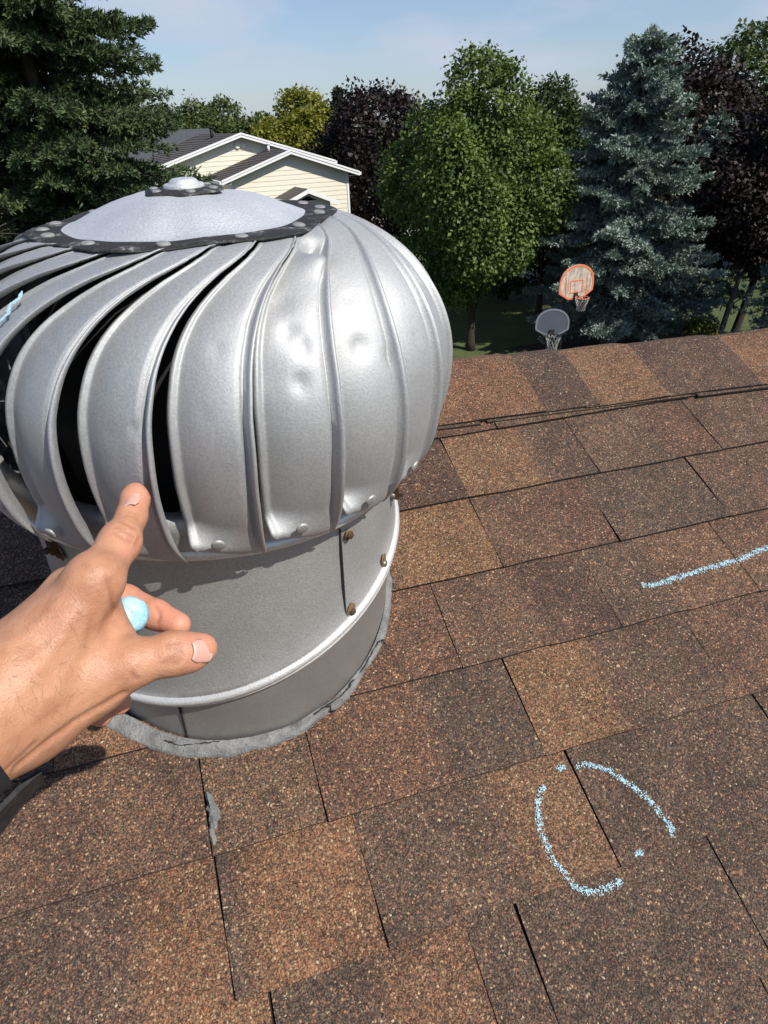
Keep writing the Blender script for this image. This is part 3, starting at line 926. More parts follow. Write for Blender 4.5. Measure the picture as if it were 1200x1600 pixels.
# top plate with the shaft nut
def ring_at(rad, z, lobes=0., rot=0): return [warp(cyl(p, rad * (1 + lobes * cos(radians(6 * (p - rot)))), z)) for p in [360 * i / 48 for i in range(48)]]
CT = CB + .0262
loft([ring_at(.035, CT - .0026, .05), ring_at(.035, CT - .0012, .05), ring_at(.026, CT + .0002), ring_at(.014, CT + .0010)], 'top_plate', M_CAPEDGE, turbine)
for k, phi in enumerate((-62, 8, 62, 130, 190, 250)):
    disc('plate_rivet', warp(cyl(phi, .0275, CT + .0002)), 0, Vector((0, 1, 0)), Vector((0, 0, 1)), .0034, M_RIV, .0008, 12)
loft([ring_at(.0180, CT + .000), ring_at(.0180, CT + .0028), ring_at(.0168, CT + .0038), ring_at(.0120, CT + .0041)], 'washer', M_BEAD, turbine)
loft([ring_at(.0134, CT + .0038), ring_at(.0130, CT + .0050), ring_at(.0112, CT + .0070), ring_at(.0092, CT + .0079), ring_at(.0055, CT + .0084), ring_at(.0002, CT + .0085)], 'shaft_cap', M_CAP, turbine)
# spindle and brace seen through the gaps
mb = MB()
mb.tube([cyl(0, 0, .10), cyl(0, 0, .45)], .008, 10)
for phi in (20, 140, 260):
    mb.tube([cyl(phi, .205, .235), cyl(phi, .0, .20)], .004, 6)
mb.build('spindle', M_DARK, turbine)
loft([[Vector(cyl(p, .150, .225)) for p in PH], [Vector(cyl(p, .165, .34)) for p in PH], [warp(cyl(p, .135, .42)) for p in PH], [warp(cyl(p, .09, .455)) for p in PH]], 'added_shade_drum', M_DARK, turbine)  # added black drum, keeps the gaps between the vanes dark
# dark disc across the open duct, in place of its shaded depth
loft([[Vector(cyl(p, .190, .20)) for p in PH], [Vector(cyl(p, .02, .20)) for p in PH]], 'duct_shade_disc', M_DARK, turbine)
# scribble of blue chalk on the left vane
V = []; F = []
rr = random.Random(9)
for (p0, h0), (p1, h1) in (((-46.6, .428), (-44.9, .436)), ((-44.9, .436), (-46.2, .440)), ((-46.2, .440), (-44.6, .445)), ((-44.6, .445), (-45.6, .447))):
    for k in range(60):
        t = rr.random(); p = p0 + (p1 - p0) * t + rr.gauss(0, .12); h = h0 + (h1 - h0) * t + rr.gauss(0, .0005)
        P = warp(cyl(p, r_of(h) - .001, h)); b0 = len(V)
        nrm = Vector((P.x, P.y, .12)).normalized(); a_ = nrm.cross(UPZ).normalized(); b_ = nrm.cross(a_)
        for q in range(5):
            aa = 2 * pi * q / 5; V.append(P + nrm * .0012 + (a_ * cos(aa) + b_ * sin(aa)) * .0008 * rr.uniform(.5, 1.3))
        F.append(tuple(range(b0, b0 + 5)))
mk('chalk_scribble', V, F, M_CHALK, turbine)

# ------------------------------------------------------------------ ground
n = N('lawn'); co = n.coord('Object')
a = n.noise(co, .35, 5, .6); b_ = n.noise(co, 9, 5, .7)
f_ = n.math('MULTIPLY_ADD', a.outputs['Fac'], .55, n.math('MULTIPLY', b_.outputs['Fac'], .45))
n.base(n.ramp(f_, [(.3, (.028, .042, .013)), (.5, (.064, .088, .025)), (.68, (.125, .14, .048))])); n.setp(Roughness=.95)
n.normal(n.bump(b_.outputs['Fac'], 1.0, .08)); M_LAWN = n.m
M_GROUNDPATCH = plain('dark_brown_ground', (.030, .021, .015), .95, 0, .5, 8, .05)
M_ROAD = plain('asphalt_road', (.085, .087, .095), .85, 0, .2, 4)
def flat(name, pts, z, mat):
    o = mk(name, [(x, y, z) for x, y in pts], [tuple(range(len(pts)))], mat); o['kind'] = 'structure'; return o
flat('ground', [(-600, -600), (600, -600), (600, 600), (-600, 600)], GROUND_Z, M_LAWN)
flat('road', [(-60, 52), (13.0, 35.0), (24, 33.4), (80, 30), (80, 34.2), (25, 37.6), (14, 39.4), (-60, 57)], GROUND_Z + .008, M_ROAD)
patch_pts = []
for i in range(40):
    t = 2 * pi * i / 40; patch_pts.append((17.6 + (4.9 + .5 * sin(3 * t)) * cos(t), 21.9 + (2.0 + .4 * sin(4 * t + 1)) * sin(t) - .38 * 4.9 * cos(t)))
flat('dark_ground_patch', patch_pts, GROUND_Z + .012, M_GROUNDPATCH)  # dark brown patch of ground at the foot of the trees

# ------------------------------------------------------------------ vegetation
def leaf_mat(name, stops, trans=.25, rough=.55):
    n = N(name)
    at = n.new('ShaderNodeAttribute', attribute_name='tint')
    c = n.ramp(at.outputs['Fac'], stops)
    n.base(c); n.setp(Roughness=rough); n.b.inputs['Specular IOR Level'].default_value = .3
    tr = n.new('ShaderNodeBsdfTranslucent'); n.link(n.mix(1.0, c, (1.1, 1.25, .6), 'MULTIPLY'), tr.inputs['Color'])
    mx = n.new('ShaderNodeMixShader'); mx.inputs[0].default_value = trans
    n.link(n.b.outputs[0], mx.inputs[1]); n.link(tr.outputs[0], mx.inputs[2]); n.link(mx.outputs[0], n.out.inputs['Surface'])
    return n.m
M_BARK = plain('brown_bark', (.040, .031, .024), .95, 0, .4, 14, .02)
M_BARKG = plain('grey_bark', (.115, .10, .085), .95, 0, .4, 14, .02)
L_MAPLE = leaf_mat('green_maple_leaves', [(0, (0.0386, 0.0667, 0.0139)), (.5, (0.0947, 0.1472, 0.0329)), (1, (0.1980, 0.2587, 0.0696))], .3)
L_DARK = leaf_mat('dark_green_leaves', [(0, (0.0175, 0.0338, 0.0100)), (.5, (0.0400, 0.0688, 0.0175)), (1, (0.0813, 0.1125, 0.0325))])
L_YEL = leaf_mat('yellow_green_leaves', [(0, (0.0690, 0.0856, 0.0124)), (.5, (0.1725, 0.1794, 0.0221)), (1, (0.3243, 0.2967, 0.0414))], .3)
L_MAROON = leaf_mat('maroon_leaves', [(0, (.0080, .0062, .0056)), (.5, (.017, .0118, .0100)), (1, (.042, .026, .021))], .12)
L_MID = leaf_mat('mid_green_leaves', [(0, (0.0350, 0.0562, 0.0163)), (.5, (0.0775, 0.1063, 0.0312)), (1, (0.1438, 0.1625, 0.0562))], .25)
L_SPRUCE = leaf_mat('dark_spruce_needles', [(0, (0.0229, 0.0400, 0.0172)), (.5, (0.0601, 0.0944, 0.0372)), (1, (0.1430, 0.1788, 0.0715))], .08, .6)
L_BLUE = leaf_mat('blue_spruce_needles', [(0, (0.0720, 0.1008, 0.0840)), (.5, (0.2100, 0.2700, 0.2340)), (1, (0.4140, 0.4980, 0.4440))], .06, .6)
L_PINE = leaf_mat('dusky_conifer_needles', [(0, (.016, .026, .018)), (.5, (.034, .052, .034)), (1, (.062, .085, .056))], .06, .6)

def unit(v): return v / np.maximum(np.linalg.norm(v, axis=-1, keepdims=True), 1e-9)
def blades(name, P, D, L, W, tint, mat, parent, rng, nrm=None, stuff=False, fold=.0):
    """one small diamond-shaped face per leaf / needle tuft"""
    n_ = len(P)
    D = unit(D)
    if nrm is None: nrm = rng.normal(size=(n_, 3))
    side = unit(np.cross(D, nrm))
    L = np.asarray(L).reshape(-1, 1) * np.ones((n_, 1)); W = np.asarray(W).reshape(-1, 1) * np.ones((n_, 1))
    V = np.empty((n_, 4, 3), dtype=np.float32)
    V[:, 0] = P; V[:, 2] = P + D * L
    mid = P + D * L * .45
    V[:, 1] = mid + side * W * .5; V[:, 3] = mid - side * W * .5
    F = np.arange(n_ * 4, dtype=np.int32).reshape(n_, 4)
    o = mk(name, V.reshape(-1, 3), F, mat, parent, attrs={'tint': ('FACE', 'FLOAT', np.clip(tint, 0, 1))})
    return o

def trunk_obj(parent, h, r, mat, rr, lean=(0, 0), limbs=(), name='trunk'):
    mb = MB()
    pts = [(lean[0] * t + .06 * h * .1 * sin(3 * t + 1) * t, lean[1] * t, h * t) for t in (0, .04, .15, .35, .6, .8, 1)]
    rad = [r * 1.45, r * 1.08, r * .95, r * .8, r * .58, r * .36, r * .1]
    mb.tube(pts, rad, 9)
    for (a, b, rl) in limbs:
        a = Vector(a); b = Vector(b); m = a.lerp(b, .5) + Vector((rr.uniform(-.2, .2), rr.uniform(-.2, .2), .12 * (b - a).length))
        mb.tube([a, m, b], [rl, rl * .7, rl * .25], 6)
    return mb.build(name, mat, parent, True)

def broadleaf(name, label, cat, x, y, top, bot, rx, mat, bark, n_leaf, size, seed, ry=None, lobes=16, lump=.42, clump=.32, per=26, point=.0, group=None, tint0=.45, trunk_r=.16, lean=(0, 0), z0=GROUND_Z, rough=.1):
    """top, bot: height of the crown's top and underside above the ground"""
    rng = np.random.default_rng(seed); rr = random.Random(seed)
    t = empty(name, (x, y, z0)); tag(t, label, cat, group)
    ry = ry or rx
    cz = (top + bot) / 2; rz = (top - bot) / 2
    Lc = [np.array([lean[0] * .5, lean[1] * .5, cz])]; Lr = [np.array([rx, ry, rz]) * (.78 - rough)]
    for i in range(lobes):
        d = unit(rng.normal(size=3)); d[2] = d[2] * .9 + .08
        taper = 1 - point * max(0, d[2])
        k = rng.uniform(.70 - rough, .70 + .6 * rough)
        s_ = lump * rng.uniform(.75, 1.2)
        Lc.append(np.array([d[0] * rx * k * taper, d[1] * ry * k * taper, cz + d[2] * rz * k])); Lr.append(np.array([rx, ry, rz]) * s_ * np.array([taper, taper, 1]))
    # the topmost shoot
    Lc.append(np.array([0, 0, cz + rz * .72])); Lr.append(np.array([rx * .33 * (1 - point * .5), ry * .33 * (1 - point * .5), rz * .28]))
    Lc = np.array(Lc); Lr = np.array(Lr)
    ncl = int(n_leaf / per)
    w = (Lr[:, 0] * Lr[:, 2]); w = w / w.sum()
    C = []; Dn = []
    while len(C) < ncl:
        m = 400
        li = rng.choice(len(Lc), m, p=w)
        d = unit(rng.normal(size=(m, 3)))
        p = Lc[li] + d * Lr[li] * rng.uniform(.80, 1.04, (m, 1))
        q = ((p[:, None] - Lc[None]) / Lr[None]); dist = np.sqrt((q ** 2).sum(2)); dist[np.arange(m), li] = 9
        keep = (dist.min(1) > .80) | (rng.random(m) < .10)
        # viewer-side bias: the far half needs fewer leaves
        C += list(p[keep]); Dn += list(d[keep])
    C = np.array(C[:ncl]); Dn = np.array(Dn[:ncl])
    k = per
    ct = np.clip(tint0 + rng.normal(0, .20, ncl), 0, 1)
    P = np.repeat(C, k, 0); dn = np.repeat(Dn, k, 0)
    off = rng.normal(size=P.shape) * clump * np.array([1, 1, .75]) * .55
    P = P + off
    # leaves hang outwards and down, faces turned up and out
    D = unit(dn * .5 + rng.normal(size=P.shape) * .75 + np.array([0, 0, -.35]))
    nrm = dn * .55 + np.array([0, 0, .75]) + rng.normal(size=P.shape) * .45
    tint = np.repeat(ct, k) + rng.normal(0, .16, len(P))
    sz = size * rng.uniform(.65, 1.3, len(P))
    blades('crown', P, D, sz, sz * .72, tint, mat, t, rng, nrm)
    limbs = []
    for i in range(1, min(9, len(Lc))):
        b = Lc[i]; zb = max(bot * .55, bot - .6) + (b[2] - bot) * rr.uniform(.15, .35)
        limbs.append(((lean[0] * zb / top, lean[1] * zb / top, zb), tuple(b), trunk_r * .42))
    trunk_obj(t, top * .86, trunk_r, bark, rr, lean, limbs)
    return t

def conifer(name, label, cat, x, y, H, R, clear, mat, bark, seed, whorl=.34, nb=(5, 8), tuft=.13, width=.05, dens=1.0, droop=.35, power=.85, zmax=None, rmin=.15, group=None, tint0=.42, trunk_r=.16, upturn=.3, dead=0, z0=GROUND_Z, jag=.22, lean=(0, 0), sideL=.34, blades_per=9, thin=0):
    rng = np.random.default_rng(seed); rr = random.Random(seed)
    t = empty(name, (x, y, z0)); tag(t, label, cat, group)
    P, D, T, Ls = [], [], [], []
    mbw = MB()
    z = clear
    while z < H - .15:
        frac = (z - clear) / (H - clear)
        env = R * (1 - frac) ** power + rmin * (1 - frac)
        if frac < .12: env *= .72 + .28 * frac / .12
        for b in range(rr.randint(*nb)):
            az = rr.uniform(0, 2 * pi); zz = z + rr.uniform(-.5, .5) * whorl
            if zz > H - .1: continue
            L = max(.12, env * rr.uniform(1 - jag, 1 + jag * .6))
            dirh = np.array([cos(az), sin(az), 0.]); sd = np.array([-sin(az), cos(az), 0.])
            slope0 = .45 * frac - .10 + rr.uniform(-.1, .1)
            nseg = max(4, int(L / .16))
            s = np.linspace(.12 if L > .6 else .0, 1, nseg)
            zc = slope0 * L * s - droop * L * s ** 1.6 + upturn * L * np.maximum(0, s - .62) ** 1.5 * 1.6
            bp = np.array([lean[0] * zz / H, lean[1] * zz / H, zz]) + dirh * (L * s)[:, None] + np.array([0, 0, 1.]) * zc[:, None] + sd * (rr.uniform(-.12, .12) * L * s ** 2)[:, None]
            tan = unit(np.gradient(bp, axis=0))
            ttone = tint0 + rr.gauss(0, .13)
            if L > .5: mbw.tube([bp[0], bp[nseg // 2], bp[-1]], [.012 + .012 * L, .010 + .005 * L, .004], 4, cap=False)
            # side shoots
            for i in range(nseg):
                sl = (sideL * L * (1.05 - s[i]) + .14) * rng.uniform(.7, 1.15)
                for sg in (-1, 1, 0):
                    if sg == 0: base_d = tan[i] * .8 + np.array([0, 0, .35]); ll = min(sl, .22)
                    else: base_d = tan[i] * .72 + sd * sg * .85 + np.array([0, 0, rng.uniform(-.30, .12)]); ll = sl
                    base_d = base_d / np.linalg.norm(base_d)
                    m = max(1, int(round(dens * ll / (tuft * .45))))
                    q = rng.uniform(.05, 1, m) ** .8
                    pts = bp[i] + base_d * (ll * q)[:, None] + np.array([0, 0, -1.]) * (.22 * ll * q ** 2)[:, None]
                    kk = blades_per
                    P.append(np.repeat(pts, kk, 0) + rng.normal(0, .018, (m * kk, 3)))
                    D.append(np.repeat(base_d[None], m * kk, 0) + rng.normal(0, .62, (m * kk, 3)) + np.array([0, 0, .10]))
                    # fresh tips paler
                    T.append(np.repeat(ttone + .22 * (q - .5), kk) + .12 * (s[i] - .5))
        z += whorl * (1 - .45 * frac)
    # leader
    lead = np.array([[0, 0, H - .55 + .5 * i / 30] for i in range(30)]) + rng.normal(0, .02, (30, 3))
    P.append(np.repeat(lead, 6, 0)); D.append(rng.normal(0, .6, (180, 3)) + np.array([0, 0, .7])); T.append(np.full(180, tint0))
    P = np.concatenate(P); D = np.concatenate(D); T = np.concatenate(T)
    if zmax is not None:
        k = P[:, 2] < zmax; P, D, T = P[k], D[k], T[k]
    if thin:                                            # the far side of the crown needs less
        cd = unit(np.array([CAM_POS.x - x, CAM_POS.y - y, 0.]))
        k = (P @ cd > -.1 * R) | (rng.random(len(P)) > thin); P, D, T = P[k], D[k], T[k]
    T = T + rng.normal(0, .13, len(T))
    sz = tuft * rng.uniform(.65, 1.25, len(P))
    blades('crown', P, D, sz, width * rng.uniform(.7, 1.3, len(P)), T, mat, t, rng)
    for i in range(dead):
        az = rr.uniform(pi * 1.05, pi * 1.95); zz = rr.uniform(clear * .6, clear + H * .28); L = R * rr.uniform(.55, .95)
        a_ = Vector((0, 0, zz)); b_ = Vector((cos(az) * L, sin(az) * L, zz - rr.uniform(.1, .7)))
        mbw.tube([a_, a_.lerp(b_, .5) + Vector((0, 0, .12)), b_], [.022, .014, .005], 4, cap=False)
        for q in range(7):
            s0 = rr.uniform(.35, .95); p0 = a_.lerp(b_, s0); sd_ = Vector((rr.uniform(-1, 1), rr.uniform(-1, 1), rr.uniform(-.4, .5))).normalized() * rr.uniform(.2, .55)
            mbw.tube([p0, p0 + sd_], [.007, .003], 3, cap=False)
    o = mbw.build('branches', bark, t); 
    if o: o['kind'] = 'stuff'
    trunk_obj(t, H * .97, trunk_r, bark, rr, lean)
    return t, len(P)

G = -GROUND_Z
cnt = []
def polar(az, d): return (CAM_POS.x + d * sin(radians(az)), CAM_POS.y + d * cos(radians(az)))
# big dark spruce on the left
t, n_ = conifer('spruce_tree', 'tall dark green spruce filling the left edge, dead twigs near its base', 'tree', *polar(-6.3, 16), 17.5, 3.15, 2.4, L_SPRUCE, M_BARKG, 21, whorl=.27, nb=(7, 10), tuft=.115, width=.030, dens=1.0, droop=.34, power=.55, zmax=11.6, upturn=.30, dead=26, trunk_r=.2, jag=.20, sideL=.30, blades_per=9, thin=.45); cnt.append(n_)
# blue spruce right of centre
t, n_ = conifer('blue_spruce', 'pale blue spruce tapering to a point above the basketball hoops', 'tree', *polar(35.7, 29), 10.85, 3.75, 1.7, L_BLUE, M_BARKG, 33, whorl=.33, nb=(6, 8), tuft=.16, width=.055, dens=.82, droop=.34, power=.64, upturn=.40, trunk_r=.17, jag=.28, sideL=.27, blades_per=8); cnt.append(n_)
t, n_ = conifer('blue_spruce', 'smaller grey blue spruce close behind the right side of the tall one', 'tree', *polar(40.8, 31.5), 8.3, 2.5, 1.8, L_BLUE, M_BARKG, 35, whorl=.36, nb=(5, 7), tuft=.16, width=.055, dens=.5, droop=.30, power=.8, trunk_r=.14, sideL=.3, blades_per=6, tint0=.30); cnt.append(n_)
t, n_ = conifer('blue_spruce', 'low sparse blue spruce at the right edge beside the forked trunk', 'tree', *polar(46.3, 27.0), 3.9, 1.5, .5, L_BLUE, M_BARKG, 36, whorl=.34, nb=(4, 6), tuft=.14, width=.045, dens=.42, droop=.30, power=.8, trunk_r=.07, sideL=.3, blades_per=6, tint0=.30); cnt.append(n_)
# broadleaf trees
broadleaf('maple_tree', 'rounded bright green maple standing left of the basketball hoops', 'tree', *polar(24.3, 28), 10.5, .5, 3.5, L_MAPLE, M_BARK, 84000, .140, 51, lobes=28, lump=.29, clump=.33, per=24, point=.22, rough=.24, tint0=.5, trunk_r=.17)
broadleaf('leafy_tree', 'dark green tree wedged between the maple and the blue spruce', 'tree', *polar(29.8, 34), 9.5, 1.4, 3.0, L_DARK, M_BARK, 26000, .17, 52, lobes=16, clump=.42, per=22, point=.3, tint0=.55)
broadleaf('maroon_tree', 'broad maroon leaved tree behind the cream gabled house', 'tree', *polar(17.6, 46), 10.05, .9, 4.6, L_MAROON, M_BARK, 30000, .24, 53, lobes=18, clump=.5, per=22, tint0=.45)
broadleaf('maroon_tree', 'maroon leaved tree rising behind the top of the blue spruce', 'tree', *polar(37.6, 38), 11.0, 1.5, 4.0, L_MAROON, M_BARK, 30000, .21, 54, lobes=18, clump=.5, per=22, tint0=.55)
broadleaf('maroon_tree', 'dark maroon tree with a forked trunk at the right edge', 'tree', *polar(44.6, 31.5), 8.9, 2.3, 2.6, L_MAROON, M_BARK, 26000, .17, 55, lobes=16, clump=.42, per=22, tint0=.45, lean=(1.0, -.3))
broadleaf('leafy_tree', 'tall dull green tree behind the maroon tree at the right edge', 'tree', *polar(43.8, 47), 11.6, 1.0, 4.3, L_MID, M_BARK, 22000, .26, 56, lobes=16, clump=.55, per=20, tint0=.4)
broadleaf('leafy_tree', 'dense yellow green rounded tree behind the cream house', 'tree', *polar(11.3, 51), 10.3, 1.2, 4.0, L_YEL, M_BARK, 44000, .22, 57, lobes=24, lump=.32, clump=.42, per=22, tint0=.5)
broadleaf('leafy_tree', 'rounded mid green tree above the dark roof of the cream house', 'tree', *polar(6.1, 62), 10.2, 1.5, 3.9, L_MID, M_BARK, 26000, .26, 58, lobes=14, clump=.5, per=18, tint0=.45)
broadleaf('leafy_tree', 'feathery pale green tree with bare twigs left of the rounded one', 'tree', *polar(3.7, 60), 10.3, 1.5, 2.6, L_MID, M_BARK, 15000, .24, 59, lobes=12, clump=.5, per=14, point=.6, tint0=.6)
broadleaf('leafy_tree', 'dark green tree just showing right of the big spruce', 'tree', *polar(.6, 56), 9.7, 1.2, 3.0, L_DARK, M_BARK, 18000, .26, 60, lobes=14, clump=.5, per=18, tint0=.5)
t, n_ = conifer('conifer_tree', 'dusky pointed conifer between the yellow green and maroon trees', 'tree', *polar(14.2, 58), 10.5, 2.0, 1.2, L_PINE, M_BARK, 37, whorl=.6, nb=(5, 7), tuft=.34, width=.11, dens=.55, trunk_r=.16, sideL=.32, blades_per=5); cnt.append(n_)
broadleaf('leafy_tree', 'leafy tree beyond the right edge casting shade over the hoops', 'tree', 20.6, 12.2, 9.6, 1.6, 3.9, L_DARK, M_BARK, 9000, .40, 61, lobes=14, clump=.6, per=14, tint0=.5)
broadleaf('shrub', 'small yellow green shrub at the foot of the blue spruce', 'shrub', *polar(42.0, 28.6), 1.35, .1, .75, L_YEL, M_BARK, 1800, .13, 62, lobes=8, clump=.2, per=14, tint0=.35, trunk_r=.03)
broadleaf('leafy_tree', 'low dark leafy tree filling the gap behind the maple trunk', 'tree', *polar(27.0, 37), 6.4, .4, 3.4, L_DARK, M_BARK, 16000, .19, 64, lobes=14, clump=.42, per=20, tint0=.35)
# thin dark stems seen under the crowns
for i, (az, d, h, r_, lab) in enumerate(((43.6, 29.4, 3.2, .11, 'thin leaning bare trunk right of the yellow green shrub'), (38.8, 31.5, 2.9, .14, 'dark upright trunk behind the blue spruce trunk'), (35.2, 28.4, 2.6, .13, 'pale grey trunk right below the orange backboard'))):
    t = empty('tree_trunk', (*polar(az, d), GROUND_Z)); tag(t, lab, 'trunk')
    mb = MB(); ln = .35 if i == 0 else .05
    mb.tube([(0, 0, 0), (ln * .3, 0, h * .3), (ln * .8, 0, h * .7), (ln * 1.3, 0, h)], [r_ * 1.3, r_, r_ * .85, r_ * .6], 9)
    mb.build('trunk', M_BARKG, t, True)
    mb = MB()
    for q in range(5):
        a_ = 2 * pi * q / 5 + i; zz = h * (.55 + .09 * q)
        mb.tube([(ln * zz / h, 0, zz), (ln + .5 * cos(a_), .5 * sin(a_), zz + .35), (ln + 1.0 * cos(a_), 1.0 * sin(a_), zz + .45)], [.03, .02, .008], 5)
    mb.build('limb', M_BARKG, t, True)
# far tree line that closes the view
rng = np.random.default_rng(77)
P = []; 
for i in range(64):
    az = -34 + 100 * i / 63 + rng.uniform(-.5, .5); d = rng.uniform(84, 100); x, y = polar(az, d)
    hgt = rng.uniform(7.2, 9.3) if az > 16 else rng.uniform(6.6, 8.6); rad = rng.uniform(3, 5)
    m = 520
    dd = unit(rng.normal(size=(m, 3))); k = rng.uniform(.75, 1.05, (m, 1))
    P.append(np.array([x, y, GROUND_Z + hgt * .5]) + dd * k * np.array([rad, rad, hgt * .52]))
P = np.concatenate(P)
o = blades('treeline', P, rng.normal(size=P.shape), .95, .8, .4 + rng.normal(0, .2, len(P)), L_DARK, None, rng, np.array([0, 0, .6]) + rng.normal(0, .6, P.shape))
tag(o, 'dark green line of far trees closing the horizon', 'trees', kind='stuff')
print('conifer blades', cnt)

# ------------------------------------------------------------------ the cream house beyond
n = N('cream_vinyl_siding'); co = n.coord()
a = n.noise(co, 1.2, 3)
n.base(n.mix(1.0, (.74, .70, .56), n.math('MULTIPLY_ADD', a.outputs['Fac'], .12, .94), 'MULTIPLY')); n.setp(Roughness=.55); M_CREAM = n.m
M_WHITE = plain('white_painted_trim', (.78, .78, .77), .5, 0, .05, 2)
n = N('brown_roof_shingles'); co = n.coord()
a = n.noise(co, 5, 4, .7); b_ = n.noise(co, 1.2, 3)
n.base(n.ramp(n.math('MULTIPLY_ADD', a.outputs['Fac'], .6, n.math('MULTIPLY', b_.outputs['Fac'], .4)), [(.3, (.048, .042, .039)), (.7, (.100, .088, .080))])); n.setp(Roughness=.9); M_NROOF = n.m
M_NROOF2 = plain('slate_grey_roof_shingles', (.060, .063, .070), .9, 0, .3, 5)
M_GREYROOF = plain('pale_grey_roof_shingles', (.17, .16, .15), .9, 0, .3, 5)
M_SOFFIT = plain('white_soffit', (.62, .61, .58), .6, 0, .05, 2)
M_PANE = plain('dark_window_glass', (.02, .025, .03), .08, 0, .1, 1)

RDG = Vector((-0.139, 0.990, 0)).normalized()           # ridge direction, away from us
ACR = Vector((0.990, 0.139, 0)).normalized()            # along the gable wall
def hframe(px, py):
    M_ = Matrix.Identity(4)
    for i in range(3): M_[i][0] = ACR[i]; M_[i][1] = RDG[i]
    M_.translation = Vector((px, py, 0))
    return M_
chouse = empty('cream_house'); tag(chouse, 'cream sided two storey house with white trimmed gables and brown roof', 'house')
chouse.matrix_world = hframe(5.94, 33.7)
def gable_block(cx, y0, y1, half, eave, peak, z0, over=.38, wall_in=.42, roofmat=M_NROOF, th=.10, slope_ext=True):
    """walls with lapped siding, two shingled slopes with stepped courses, rake boards; local x across, y back"""
    hw = half - wall_in
    pitch = (peak - eave) / half
    wall_top = eave + pitch * wall_in - .02
    # core walls
    mb = MB()
    apex = wall_top + pitch * hw
    mb.prism([(cx - hw, z0), (cx + hw, z0), (cx + hw, wall_top), (cx, apex), (cx - hw, wall_top)], y1 - y0)
    V = mb.v; mb2 = MB(); mb2.add([(x, y + y0, z) for x, y, z in V], mb.f)
    w = mb2.build('wall', M_CREAM, chouse)
    # clapboards on the gable end, each board lapped over the one below
    mb = MB(); step = .20; z = z0
    while z < apex - .02:
        za, zb = z, min(z + step + .012, apex - .005)
        def xw(zz): return hw if zz <= wall_top else max(0.0, hw * (apex - zz) / (apex - wall_top))
        xa, xb = xw(za), xw(zb)
        mb.add([(cx - xa, y0 - .020, za), (cx + xa, y0 - .020, za), (cx + xb, y0 - .006, zb), (cx - xb, y0 - .006, zb), (cx - xa, y0 - .002, za), (cx + xa, y0 - .002, za)], [(0, 1, 2, 3), (0, 4, 5, 1)])
        z += step
    o = mb.build('clapboard', M_CREAM, w); o['kind'] = 'stuff'
    # corner boards
    for sg in (-1, 1):
        m = MB(); m.box((cx + sg * (hw - .045), y0 - .022, (z0 + wall_top) / 2), (.10, .05, wall_top - z0 - .02)); m.build('corner_board', M_WHITE, w)
    # slopes
    sl = math.hypot(half, peak - eave); nc_ = 22
    for sg in (-1, 1):
        m = MB(); L = sl / nc_
        ux, uz = sg * half / sl, -(peak - eave) / sl
        nx, nz = sg * (peak - eave) / sl, half / sl
        for c_ in range(nc_):
            a0, a1 = c_ * L, (c_ + 1) * L
            A = (cx + ux * a0 + nx * .012, peak + uz * a0 + nz * .012); B = (cx + ux * a1 + nx * .034, peak + uz * a1 + nz * .034); Bl = (cx + ux * a1 + nx * .004, peak + uz * a1 + nz * .004)
            m.add([(A[0], y0 - over, A[1]), (B[0], y0 - over, B[1]), (B[0], y1, B[1]), (A[0], y1, A[1]), (Bl[0], y0 - over, Bl[1]), (Bl[0], y1, Bl[1])], [(0, 1, 2, 3), (1, 4, 5, 2)])
        E0 = (cx + ux * sl, peak + uz * sl)
        m.add([(cx, y0 - over + .01, peak), (E0[0], y0 - over + .01, E0[1]), (E0[0], y1, E0[1]), (cx, y1, peak), (cx, y0 - over + .01, peak - th), (E0[0], y0 - over + .01, E0[1] - th), (E0[0], y1, E0[1] - th), (cx, y1, peak - th)],
              [(4, 5, 6, 7), (0, 4, 5, 1), (1, 5, 6, 2)])
        recalc(m.build('roof_slope', roofmat, chouse))
        # white rake board and gutter
        m = MB()
        for (d0, d1, yy, t_) in ((.0, .16, y0 - over - .018, .036), (-.035, .045, y0 - over - .040, .05)):
            P = []
            for (a_, dn) in ((0, d0), (0, d1), (sl + .02, d1), (sl + .02, d0)):
                P.append((cx + ux * a_, peak + uz * a_ - dn + .02))
            m.add([(x, yy, z_) for x, z_ in P] + [(x, yy + t_, z_) for x, z_ in P], [(0, 1, 2, 3), (7, 6, 5, 4), (0, 4, 5, 1), (1, 5, 6, 2), (2, 6, 7, 3), (3, 7, 4, 0)])
        recalc(m.build('rake_board', M_WHITE, chouse))
        m = MB(); m.box((E0[0] + sg * .06, (y0 - over + y1) / 2, E0[1] - .055), (.12, y1 - y0 + over, .12)); m.build('gutter', M_WHITE, chouse)
        m = MB(); m.box((E0[0] - sg * .20, (y0 - over + y1) / 2 + .03, E0[1] - .125), (.44, y1 - y0 + over - .08, .02)); m.build('soffit', M_SOFFIT, chouse)
    return w
Z0 = GROUND_Z
gable_block(0, 0, 3.1, 3.3, -1.80, -.74, Z0)
gable_block(-1.40, 3.0, 11, 4.7, -1.42, -.03, Z0)
